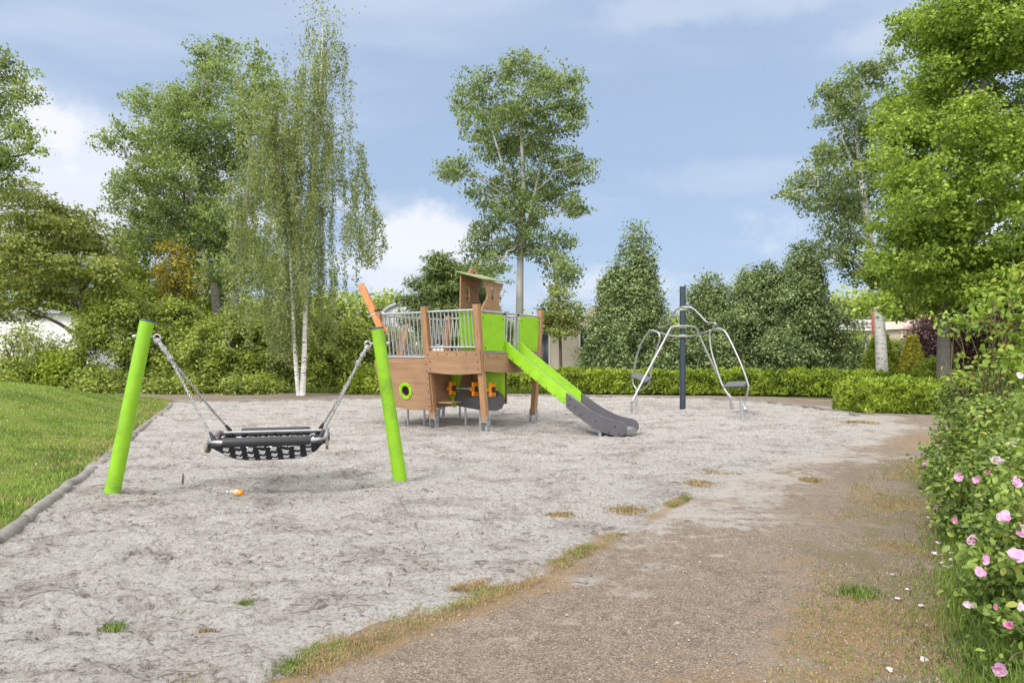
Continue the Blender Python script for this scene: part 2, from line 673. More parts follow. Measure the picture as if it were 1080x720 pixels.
def sand_material():
    m, nt, p, _ = new_mat('pale_sand')
    v = coords(nt)
    ms = mask_node(nt)
    fine = tex_noise(nt, v, 110, 3, 0.8)
    grit = tex_noise(nt, v, 30, 6, 0.85)
    mid = tex_noise(nt, coords(nt, (1, 1.7, 1)), 13, 8, 0.78, 0.8)
    big = tex_noise(nt, v, 1.3, 5, 0.6, 0.5)
    streak = tex_noise(nt, coords(nt, (3.4, 5.0, 1)), 3.3, 8, 0.78, 0.8)
    patch = tex_noise(nt, coords(nt, (1.0, 1.35, 1)), 1.5, 4, 0.6, 0.4)
    c = ramp(nt, fine, [(0.28, (0.22, 0.194, 0.174)), (0.40, (0.62, 0.575, 0.53)), (0.56, (0.80, 0.758, 0.712)), (0.72, (0.93, 0.905, 0.87))])
    c = mixc(nt, maprange(nt, grit, 0.52, 0.60, 0, 0.62), c, (0.22, 0.185, 0.165))
    c = mixc(nt, maprange(nt, grit, 0.48, 0.40, 0, 0.70), c, (0.88, 0.87, 0.86))
    c = mixc(nt, maprange(nt, patch, 0.46, 0.64, 0, 0.45), c, (0.50, 0.44, 0.39))
    # trampled sand: where the patch is strong the dark marks come close together
    th = nd(nt, 'ShaderNodeMath', operation='MULTIPLY_ADD', inp={1: 0.26, 2: -0.13})
    nt.links.new(patch, th.inputs[0])
    s2 = nd(nt, 'ShaderNodeMath', operation='ADD')
    nt.links.new(streak, s2.inputs[0])
    nt.links.new(th.outputs[0], s2.inputs[1])
    c = mixc(nt, maprange(nt, s2.outputs[0], 0.550, 0.605, 0, 0.70), c, (0.18, 0.145, 0.125))
    m2 = nd(nt, 'ShaderNodeMath', operation='ADD')
    nt.links.new(mid, m2.inputs[0])
    nt.links.new(th.outputs[0], m2.inputs[1])
    c = mixc(nt, maprange(nt, m2.outputs[0], 0.555, 0.615, 0, 0.62), c, (0.19, 0.155, 0.135))
    c = mixc(nt, maprange(nt, ms[0], 0.45, 1.1, 0, 0.65), c, (0.20, 0.165, 0.14))  # painted shade: dents and hollows darkened where soft light barely shades them
    c = mixc(nt, maprange(nt, ms[1], 0.2, 0.9, 0, 0.6), c, (0.29, 0.24, 0.19))
    nt.links.new(c, p.inputs['Base Color'])
    p.inputs['Roughness'].default_value = 0.95
    p.inputs['Specular IOR Level'].default_value = 0.1
    h = nd(nt, 'ShaderNodeMath', operation='SUBTRACT')
    nt.links.new(fine, h.inputs[0])
    nt.links.new(m2.outputs[0], h.inputs[1])
    bump(nt, p, h.outputs[0], 1.0, 0.06)
    return m


def path_material():
    m, nt, p, _ = new_mat('trodden_gravel')
    v = coords(nt)
    ms = mask_node(nt)
    vor = nd(nt, 'ShaderNodeTexVoronoi', inp={'Scale': 125.0, 'Randomness': 1.0})
    nt.links.new(v, vor.inputs['Vector'])
    sp = nd(nt, 'ShaderNodeSeparateColor')
    nt.links.new(vor.outputs['Color'], sp.inputs[0])
    fine = tex_noise(nt, v, 150, 3, 0.8)
    grit = tex_noise(nt, v, 38, 6, 0.85)
    mid = tex_noise(nt, v, 7, 10, 0.8, 0.3)
    big = tex_noise(nt, v, 1.0, 8, 0.7, 0.6)
    c = ramp(nt, sp.outputs[0], [(0.0, (0.050, 0.037, 0.028)), (0.5, (0.20, 0.156, 0.118)), (0.85, (0.33, 0.272, 0.214)), (0.98, (0.46, 0.39, 0.32))])
    c = mixc(nt, 0.40, c, ramp(nt, fine, [(0.3, (0.07, 0.055, 0.042)), (0.7, (0.42, 0.35, 0.285))]))
    c = mixc(nt, maprange(nt, grit, 0.53, 0.66, 0, 0.55), c, (0.095, 0.072, 0.055))
    c = mixc(nt, maprange(nt, big, 0.50, 0.66, 0, 0.45), c, (0.30, 0.245, 0.195))
    c = mixc(nt, maprange(nt, big, 0.46, 0.32, 0, 0.40), c, (0.15, 0.115, 0.085))
    c = mixc(nt, maprange(nt, mid, 0.53, 0.64, 0, 0.5), c, (0.34, 0.28, 0.225))
    c = mixc(nt, maprange(nt, mid, 0.47, 0.38, 0, 0.45), c, (0.10, 0.075, 0.055))

    def masked(ch, a, b, hi=0.8):
        ad = nd(nt, 'ShaderNodeMath', operation='MULTIPLY_ADD', inp={1: 2.6, 2: -1.3})
        nt.links.new(mid, ad.inputs[0])
        ad2 = nd(nt, 'ShaderNodeMath', operation='MULTIPLY_ADD', inp={1: 1.2, 2: -0.6})
        nt.links.new(grit, ad2.inputs[0])
        s = nd(nt, 'ShaderNodeMath', operation='ADD')
        nt.links.new(ms[ch], s.inputs[0])
        nt.links.new(ad.outputs[0], s.inputs[1])
        s3 = nd(nt, 'ShaderNodeMath', operation='ADD')
        nt.links.new(s.outputs[0], s3.inputs[0])
        nt.links.new(ad2.outputs[0], s3.inputs[1])
        return maprange(nt, s3.outputs[0], a, b, 0, hi)

    c = mixc(nt, masked(0, 0.40, 1.05, .85), c, ramp(nt, fine, [(0.3, (0.20, 0.18, 0.16)), (0.7, (0.58, 0.55, 0.52))]))
    c = mixc(nt, masked(1, 0.35, 0.95, .75), c, ramp(nt, grit, [(0.3, (0.10, 0.062, 0.03)), (0.7, (0.40, 0.275, 0.135))]))
    c = mixc(nt, masked(2, 0.40, 1.0, .65), c, ramp(nt, grit, [(0.3, (0.06, 0.055, 0.022)), (0.7, (0.24, 0.205, 0.095))]))
    nt.links.new(c, p.inputs['Base Color'])
    p.inputs['Roughness'].default_value = 0.95
    p.inputs['Specular IOR Level'].default_value = 0.1
    h = nd(nt, 'ShaderNodeMath', operation='ADD')
    nt.links.new(grit, h.inputs[0])
    nt.links.new(fine, h.inputs[1])
    bump(nt, p, h.outputs[0], 0.7, 0.015)
    return m


def grass_ground(name, a, b, c_, scale=5):
    m, nt, p, _ = new_mat(name)
    v = coords(nt)
    n = tex_noise(nt, v, 40, 5, 0.75)
    n2 = tex_noise(nt, v, 0.9, 5, 0.6)
    c = ramp(nt, n, [(0.25, a), (0.6, b)])
    c = mixc(nt, maprange(nt, n2, 0.4, 0.7, 0, 0.6), c, c_)
    nt.links.new(c, p.inputs['Base Color'])
    p.inputs['Roughness'].default_value = 0.95
    p.inputs['Specular IOR Level'].default_value = 0.1
    bump(nt, p, n, 0.8, 0.03)
    return m


def build_ground():
    # one sheet to the horizon: finer where anything stands on it
    xs = np.concatenate([np.linspace(-900, -60, 8)[:-1], np.linspace(-60, 60, 121), np.linspace(60, 900, 8)[1:]])
    ys = np.concatenate([np.linspace(-300, -12, 5)[:-1], np.linspace(-12, 80, 93), np.linspace(80, 1500, 10)[1:]])
    X, Y = np.meshgrid(xs, ys)
    Z = H(X, Y) - 0.035 + 0.0 * X
    inner = (np.abs(X) < 60) & (Y > -12) & (Y < 80)
    Z = Z + np.where(inner & (Y > 24), 0.10 * (fbm(X * .4, Y * .4) - .4), 0)
    o = link('ground', grid_mesh('ground', X, Y, Z, np.ones(X.shape, bool)),
             grass_ground('meadow_soil', (0.045, 0.06, 0.018), (0.10, 0.13, 0.035), (0.15, 0.125, 0.07)))
    tag(o, kind='structure')

    # the trodden path: under the sand's rim, round the pit and along the hedge
    ys = rows(0.5, 25.2, 0.025, 0.004)
    xs = np.arange(-15, 15.01, 0.06)
    X, Y = np.meshgrid(xs, ys)
    d_sand = seg_dist(X, Y, np.vstack([SAND_POLY, SAND_POLY[:1]])) * np.where(in_poly(X, Y, SAND_POLY), -1, 1)
    far = np.interp(X, [-15, -9, -3, 3, 8, 11, 15], [25.0, 24.6, 24.4, 23.6, 22.6, 20.5, 18])
    keep = (Y < far + 0.25 * (fbm(X * 1.3, Y * 1.3) - .5)) & (d_sand > -0.9) & ~((X < np.interp(Y, _ly, _lx) - 0.1) & (Y < 20.5)) & ((X < np.interp(Y, _ry, _rx) + .5 + .3 * fbm(X * 2, Y * 2)) | (Y > 11.5))
    Z = H(X, Y) + 0.010 * (fbm(X * 1.5, Y * 1.5) - 0.5) + 0.006 * (fbm(X * 7, Y * 7, 3) - .5)
    d_front = seg_dist(X, Y, FRONT_LINE)
    nz = fbm(X * 1.6 + 9, Y * 1.6, 5)
    nz2 = fbm(X * 4 + 3, Y * 4, 4)
    off = d_sand + (nz - .5) * 0.25
    dust = 0.95 * sstep(1.3, 0.2, d_front + (nz - .5) * 1.4) * sstep(3.2, 7.0, Y + X * 0.5) + 0.55 * (fbm(X * .9, Y * 1.8 + 4, 5) > .56) + 0.6 * sstep(0.9, 0.25, np.abs(off - 0.75)) * (nz2 - .12) * (Y < 7)
    dust = sstep(1.5, -.1, d_sand + (nz - .5) * 2.0) * sstep(3.4, 6.0, Y) * .95 + 0.24 * sstep(.48, .70, fbm(X * .9, Y * 1.8 + 4, 5)) + .40 * sstep(.8, .1, np.abs(off - .8)) * sstep(.42, .6, nz2) * (Y < 6)
    dust = np.where(Y > 10.5, np.maximum(dust, 0.30 + 0.3 * (nz - .4) * 2), dust)
    w = np.interp(Y, [2, 3.1, 4.2, 5.0, 6.5, 8.5], [.75, .60, .50, .34, .16, .0])
    dry = sstep(w * .62, w * .1, np.abs(d_sand + (nz - .5) * .3 - w * 0.38) + (nz2 - .5) * .25) * .85 * (Y < 8.5)
    d_rose = np.interp(Y, _ry, _rx) - X
    side = sstep(1.9, 0.3, d_rose + (nz - .5) * 1.6) * (Y < 13)
    dry = np.maximum(dry, 0.85 * side * sstep(.42, .62, fbm(X * 2.1 + 31, Y * 2.1, 5)))
    moss = .55 * side * sstep(.60, .40, fbm(X * 2.1 + 31, Y * 2.1, 5)) + 0.35 * sstep(2.0, 0.7, d_rose + (nz - .5) * 2.6) * (Y < 9) * sstep(.4, .6, nz2)
    o = link('path', grid_mesh('path', X, Y, Z, keep, (dust, dry, moss)), path_material())
    tag(o, kind='structure')

    # sand in the pit, trampled into dents
    ys = rows(1.5, 22.6, 0.022, 0.0042)
    xs = np.arange(-11, 8.6, 0.038)
    X, Y = np.meshgrid(xs, ys)
    poly = SAND_POLY
    ins = in_poly(X, Y, poly)
    d = seg_dist(X, Y, np.vstack([poly, poly[:1]])) * np.where(ins, 1, -1)
    dfr = seg_dist(X, Y, FRONT_LINE)
    sfr = np.where(ins | (X < 0) & (Y > 8), dfr, -dfr)
    fade = np.clip(sfr / 0.6, 0, 1)
    b1 = fbm(X * 1.1, Y * 1.1, 3) - .5
    b2 = fbm(X * 3.2 + 5, Y * 5.2, 4) - .5
    b3 = fbm(X * 11, Y * 16 + 8, 3) - .5
    rid = np.abs(fbm(X * 2.3 + 40, Y * 4.6, 4) - .5)
    pits = np.zeros_like(X)
    for _ in range(620):
        cx, cy = rng.uniform(-9, 7.5), rng.uniform(2.3, 21)
        a, ra, rb = rng.uniform(0, 6.28), rng.uniform(.09, .17), rng.uniform(.045, .08)
        if rng.random() < .5:
            a = rng.normal(0.2, .5)
        i0, i1 = np.searchsorted(ys, [cy - .5, cy + .5])
        j0, j1 = np.searchsorted(xs, [cx - .5, cx + .5])
        lx, ly = X[i0:i1, j0:j1] - cx, Y[i0:i1, j0:j1] - cy
        u, v = (lx * math.cos(a) + ly * math.sin(a)) / ra, (-lx * math.sin(a) + ly * math.cos(a)) / rb
        q = u * u + v * v
        pits[i0:i1, j0:j1] += -np.exp(-q) * rng.uniform(.35, 1.0) + 0.35 * np.exp(-(np.sqrt(q) - 1.7) ** 2 * 3)
    hollow = np.zeros_like(X)
    for (cx, cy, rx, ry, k) in ((1.75, 12.1, .75, .5, .06), (-0.7, 12.9, 1.5, .8, .045), (-2.3, 13.6, .9, .6, .04), (-2.7, 7.3, 1.1, .5, .05), (5.3, 15.6, .6, .4, .05), (2.0, 18.2, .6, .5, .05), (-4.11, 7.0, .20, .16, -.045), (-1.235, 7.6, .20, .16, -.045), (-.42, 12.6, .25, .2, -.03), (.37, 14.08, .25, .2, -.03), (4.22, 16.9, .3, .25, -.035)):
        hollow -= k * np.exp(-((X - cx) / rx) ** 2 - ((Y - cy) / ry) ** 2)
    bumps = 0.050 * b1 + 0.060 * b2 + 0.034 * b3 - 0.040 * sstep(.05, .0, rid) + 0.036 * pits
    Z = H(X, Y) * 0 + 0.035 + fade * bumps + hollow - 0.075 * sstep(0.22, -0.35, sfr + (fbm(X * 2.5, Y * 2.5, 5) - .5) * 0.7)
    low = sstep(-0.004, -0.035, 0.034 * b2 + 0.016 * b3 - 0.03 * sstep(.05, .0, rid) + 0.026 * pits) * fade + 3.0 * np.maximum(0, -hollow - .02) * 4  # where shade is painted into the sand colour: dents and hollows
    brown = sstep(.75, 0.0, sfr + (fbm(X * 1.2, Y * 1.2, 4) - .5) * 1.5) * 0.3
    keep = (d > -0.14) | ((dfr < 0.62) & (d > -0.62))
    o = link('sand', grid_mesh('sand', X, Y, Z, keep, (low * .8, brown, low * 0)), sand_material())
    tag(o, kind='structure')

    # lawn on its low mound
    ts = np.linspace(0, 1, 150) ** 1.6
    ys = np.linspace(1.0, 23.6, 180)
    T, Y = np.meshgrid(ts, ys)
    x0 = np.interp(Y, _ly, _lx) - 0.07
    x0 = np.where(Y > 19.5, -9.7 - (Y - 19.5) * 0.55, x0)
    X = x0 + (-32 - x0) * T
    Z = H(X, Y) + 0.045 * sstep(0, .02, T) + 0.03 * (fbm(X * 2, Y * 2) - .5)
    keep = Y < 23.4 - 0.35 * fbm(X * .8, Y * .8) - np.maximum(0, (X + 16)) * 0.42
    o = link('lawn', grid_mesh('lawn', X, Y, Z, keep), grass_ground('lawn_soil', (0.07, 0.10, 0.022), (0.17, 0.23, 0.045), (0.25, 0.26, 0.075)))
    tag(o, kind='structure')


build_ground()


def leaf_arrays(P, N, size, aspect=0.5, T=None, fold=0.22, rich=False, curl=0.12):
    n = len(P)
    N = unit(N)
    if T is None:
        T = rng.normal(size=(n, 3))
    T = unit(T - N * (T * N).sum(1, keepdims=True))
    B = np.cross(N, T)
    s = (np.full(n, size) if np.isscalar(size) else size)[:, None]
    a = T * s * 0.5
    b = B * s * 0.5 * aspect
    up = N * s * fold * aspect * 0.5
    if rich:
        V = np.stack([P - a, P - a * 0.35 + b * 0.85 + up, P + a * 0.35 + b * 0.8 + up - N * s * curl * .4, P + a - N * s * curl,
                      P + a * 0.35 - b * 0.8 + up - N * s * curl * .4, P - a * 0.35 - b * 0.85 + up], 1).reshape(-1, 3)
        i = np.arange(n)[:, None] * 6
        F = np.concatenate([i + np.array([[0, 3, 2, 1]]), i + np.array([[0, 5, 4, 3]])], 0)
    else:
        V = np.stack([P - a, P + b + up, P + a - N * s * curl, P - b + up], 1).reshape(-1, 3)
        i = np.arange(n)[:, None] * 4
        F = np.concatenate([i + np.array([[0, 2, 1]]), i + np.array([[0, 3, 2]])], 0)
    return V, F


def blades(P, h, w, lean=0.35, lo=0.0):
    n = len(P)
    az = rng.uniform(0, 2 * math.pi, n)
    d = np.stack([np.cos(az), np.sin(az), np.zeros(n)], 1)
    az2 = az + rng.normal(math.pi / 2, .6, n)
    s = np.stack([np.cos(az2), np.sin(az2), np.zeros(n)], 1)
    le = ((lo + (1 - lo) * rng.random(n) ** 1.1) * lean)[:, None]
    h = h[:, None]
    w = (np.full(n, w) if np.isscalar(w) else w)[:, None]
    m = P + np.array([0, 0, .55]) * h + d * h * le * .35
    t = P + np.array([0, 0, 1]) * h * np.sqrt(np.maximum(.1, 1 - le ** 2)) + d * h * le
    V = np.stack([P - s * w / 2, P + s * w / 2, m + s * w * .35, m - s * w * .35, t], 1).reshape(-1, 3)
    i = np.arange(n)[:, None] * 5
    F = np.concatenate([i + np.array([[0, 1, 2]]), i + np.array([[0, 2, 3]]), i + np.array([[3, 2, 4]])], 0)
    return V, F


def log_edging():
    """weathered half-sunk logs between the lawn and the sand"""
    def along(pts, s):
        pts = np.asarray(pts, float)
        L = np.r_[0, np.cumsum(np.hypot(*np.diff(pts, axis=0).T))]
        return np.array([np.interp(s, L, pts[:, 0]), np.interp(s, L, pts[:, 1])]), L[-1]
    _, tot = along(LOG_LINE, 0)
    names = ["nearest weathered edging log, at the photo's lower left corner", "second edging log from the camera, ending level with the green post's foot",
             "third edging log from the camera, beside the foot of the left green post", "fourth edging log from the camera, partly overgrown by lawn",
             "fifth edging log from the camera between lawn and sand", "sixth edging log, next to last before the far lawn corner",
             "farthest edging log, at the lawn's corner by the back path"]
    cuts = [1.7, 4.72, 6.65, 8.7, 11.1, 13.6, 16.2, 18.55]
    for k, lab in enumerate(names):
        s0, s1 = cuts[k] + .012, min(cuts[k + 1], tot) - .012
        mb = MB()
        pts, rad = [], []
        for i, s in enumerate(np.linspace(s0, s1, 14)):
            (x, y), _ = along(LOG_LINE, s)
            pts.append((x - .02 + rng.normal(0, .004), y, 0.008 + rng.normal(0, .003) + 0.012 * math.sin(k * 2.1)))
            rad.append(0.070 + rng.normal(0, .004))
        c = np.mean(pts, 0)
        mb.tube(pts, rad, 12)
        o = mb.build('edging_log', M['concrete'])
        _recentre(o, (c[0], c[1], 0))
        tag(o, lab, 'edging log', 'logs edging the sand along the lawn')
    mb = MB()
    P = spline([(x, y, 0.030) for x, y in BACK_LINE], 10)
    P = P + np.stack([np.zeros(len(P)), np.zeros(len(P)), 0.012 * np.sin(np.arange(len(P)) * .9)], 1)
    mb.tube(P, 0.042, 8)
    o = mb.build('timber_edging', M['concrete'])
    tag(o, 'long low timber edging curving along the far rim of the sand', 'edging')


def _recentre(o, c):
    c = np.asarray(c, float)
    me = o.data
    n = len(me.vertices)
    a = np.empty(n * 3, np.float32)
    me.vertices.foreach_get('co', a)
    me.vertices.foreach_set('co', (a.reshape(-1, 3) - c.astype(np.float32)).ravel())
    me.update()
    o.location = [float(q) for q in c]
    _off[o.name] = c


log_edging()


# ------------------------------------------------------------------ buildings behind the trees
def axis_box(mb, x0, x1, y0, y1, z0, z1, mi=0):
    return mb.box(((x0 + x1) / 2, (y0 + y1) / 2, (z0 + z1) / 2), (1, 0, 0), (0, 1, 0), (0, 0, 1), (x1 - x0) / 2, (y1 - y0) / 2, (z1 - z0) / 2, mi)


M['render_beige'] = surf('beige_cladding', (0.66, 0.58, 0.47), 0.85, 0, 0.06, 3, 0.05, stretch=(9, 9, 0.3))
M['white_wall'] = surf('white_wall', (0.80, 0.80, 0.80), 0.8, 0, 0.05, 1.2)
M['roof_grey'] = surf('grey_roof', (0.32, 0.33, 0.35), 0.7, 0, 0.12, 3)
M['roof_pale'] = surf('pale_tiles', (0.55, 0.40, 0.33), 0.85, 0, 0.12, 5)
M['brick'] = surf('red_brick', (0.42, 0.13, 0.065), 0.85, 0, 0.2, 12)
M['white_paint'] = surf('white_trim', (0.78, 0.79, 0.80), 0.5, 0, 0.04, 3)


def glass_mat(name, col, rough=0.08):
    m, nt, p, _ = new_mat(name)
    p.inputs['Base Color'].default_value = (*col, 1)
    p.inputs['Roughness'].default_value = rough
    p.inputs['Specular IOR Level'].default_value = 0.8
    return m


M['glass'] = glass_mat('window_glass', (0.045, 0.055, 0.07))
M['dome'] = surf('milky_roof', (0.62, 0.64, 0.67), 0.35, 0, 0.06, 2)


def build_houses():
    # beige house behind the small tree
    Y = 34.0
    xa, xb = W(570, 0, Y)[0], W(700, 0, Y)[0]
    z = lambda py: W(0, py, Y)[2]
    t = thing('house', ((xa + xb) / 2, Y + 3, 0), 'low beige flat-roofed house with a chimney behind the small round-headed tree', 'house')
    mb = MB()
    axis_box(mb, xa, xb, Y, Y + 7, -0.2, z(336))
    mb.build('wall', M['render_beige'], t)
    mb = MB()
    axis_box(mb, xa - .03, xb + .03, Y - .03, Y + 7.03, z(336) + .003, z(334.5) + .05)
    ro = mb.build('roof', M['roof_grey'], t)
    mb = MB()
    axis_box(mb, W(622, 0, Y + 2)[0], W(637, 0, Y + 2)[0], Y + 2, Y + 3, z(335), W(0, 323, Y + 2)[2])
    mb.build('chimney', M['render_beige'], ro)
    for (p0, p1, q0, q1) in ((571, 578.5, 349, 388), (612, 624, 347, 366), (655, 672, 350, 372)):
        x0, x1 = W(p0, 0, Y)[0], W(p1, 0, Y)[0]
        mb = MB()
        f = .07
        axis_box(mb, x0 - f, x0, Y - .06, Y - .004, z(q1), z(q0))
        axis_box(mb, x1, x1 + f, Y - .06, Y - .004, z(q1), z(q0))
        axis_box(mb, x0 - f, x1 + f, Y - .06, Y - .004, z(q0) + .002, z(q0) + f)
        axis_box(mb, x0 - f, x1 + f, Y - .08, Y - .004, z(q1) - f, z(q1) - .002)
        w = mb.build('window', M['white_paint'], t)
        mb = MB()
        axis_box(mb, x0 + .002, x1 - .002, Y - .03, Y - .006, z(q1), z(q0))
        mb.build('pane', M['glass'], w)
    # white building on the left
    Y = 43.0
    xa, xb = W(-190, 0, Y)[0], W(93, 0, Y)[0]
    z = lambda py: W(0, py, Y)[2]
    t = thing('white_building', ((xa + xb) / 2, Y + 4, 0), 'long white building half hidden by the layered maple at far left', 'building')
    mb = MB()
    axis_box(mb, xa, xb, Y, Y + 9, -0.2, z(331))
    mb.build('wall', M['white_wall'], t)
    mb = MB()
    axis_box(mb, xa - .3, xb + .3, Y - .4, Y + 9.3, z(331) + .003, z(327))
    mb.build('roof', M['roof_grey'], t)
    for p0 in (-150, -110, -70):
        x0, x1 = W(p0, 0, Y)[0], W(p0 + 18, 0, Y)[0]
        mb = MB()
        axis_box(mb, x0 - .08, x1 + .08, Y - .05, Y - .004, z(366), z(346))
        w = mb.build('window', M['white_paint'], t)
        mb = MB()
        axis_box(mb, x0, x1, Y - .062, Y - .053, z(365), z(347))
        mb.build('pane', M['glass'], w)
    # hall with an arched milky roof behind the ship's railing
    Y = 50.0
    c = W(436, 337, Y)
    rx, rzz = W(470, 0, Y)[0] - c[0], W(0, 319, Y)[2] - c[2]
    t = thing('arched_hall', (c[0], Y + 5, 0), "hall with a pale arched roof seen above the play ship's railing", 'building')
    mb = MB()
    mb.prism([(c[0] - rx, -0.2), (c[0] + rx, -0.2)] + [(c[0] + x, c[2] + y) for x, y in circle(0, 0, rx, 21, rzz, 0, math.pi, True)], (0, Y + 5, 0), (1, 0, 0), (0, 0, 1), 10)
    mb.build('roof', M['dome'], t)
    for i in range(3):
        mb = MB()
        yy = Y - .05 + i * 4.9
        mb.tube([(c[0] + x, yy, c[2] + y) for x, y in circle(0, 0, rx + .06, 21, rzz + .06, 0, math.pi, True)], .14, 8)
        mb.build('roof_arch', M['roof_grey'], t)
    mb = MB()
    axis_box(mb, c[0] - rx - .02, c[0] + rx + .02, Y - .03, Y - .004, -0.2, c[2] - .6)
    mb.build('wall', M['white_wall'], t)
    # canopy building on the right
    Y = 46.0
    t = thing('canopy_building', (*W(880, 0, Y)[:2], 0), 'building with a white canopy band and brick pillar behind the white birch trunk', 'building')
    x = lambda px: W(px, 0, Y)[0]
    z = lambda py: W(0, py, Y)[2]
    mb = MB()
    axis_box(mb, x(840), x(919), Y, Y + 6, z(348.5), z(337))
    mb.build('canopy', M['white_paint'], t)
    mb = MB()
    for q in (340.8, 344.8):
        axis_box(mb, x(840), x(919) - .002, Y - .05, Y - .004, z(q) - .03, z(q) + .03)
    mb.build('fascia_rail', M['steel'], t)
    mb = MB()
    axis_box(mb, x(919) + .004, x(927), Y - .3, Y - .02, -0.2, z(329))
    mb.build('pillar', M['brick'], t)
    mb = MB()
    axis_box(mb, x(850), x(905), Y + 3, Y + 6, -0.2, z(349))
    mb.build('wall', M['render_beige'], t)
    # low roof further right with pale brick gable
    Y = 48.0
    t = thing('brick_house', (*W(975, 0, Y)[:2], 0), 'small pale brick house behind the golden clipped cone', 'house')
    mb = MB()
    axis_box(mb, x(950), x(985), Y, Y + 5, -0.2, W(0, 347, Y)[2])
    mb.build('wall', M['render_beige'], t)
    a, b = W(947, 347, Y), W(988, 347, Y)
    mb = MB()
    mb.prism([(a[0], a[2] + .004), (b[0], a[2] + .004), ((a[0] + b[0]) / 2, W(0, 337, Y)[2])], (0, Y + 2.5, 0), (1, 0, 0), (0, 0, 1), 5.6)
    mb.build('roof', M['roof_pale'], t)
    # slim white post in front of the canopy
    p = W(913.5, 0, 33)
    t = thing('bollard_light', (p[0], p[1], 0), 'slim white lamp post between the hedge and the brick pillar', 'lamp post')
    mb = MB()
    mb.tube([(p[0], p[1], -.05), (p[0], p[1], 1.98)], .05, 10)
    mb.build('post', M['white_paint'], t)
    mb = MB()
    mb.tube([(p[0], p[1], 1.985), (p[0], p[1], 2.06), (p[0], p[1], 2.1)], [.13, .13, .05], 12)
    mb.build('lamp_head', M['roof_grey'], t)


build_houses()

# ------------------------------------------------------------------ the play ship
U3 = np.array([-.84, .54, 0.0]) / math.hypot(.84, .54)
V3 = np.array([.541, .841, 0.0])
UP = np.array([0, 0, 1.0])
SO = np.array([-.58, 12.48, 0.0])
SW = 2.05


def S(t, s, z):
    return SO + U3 * t + V3 * s + UP * z


def lean_near(z):
    return .187 - .133 * z


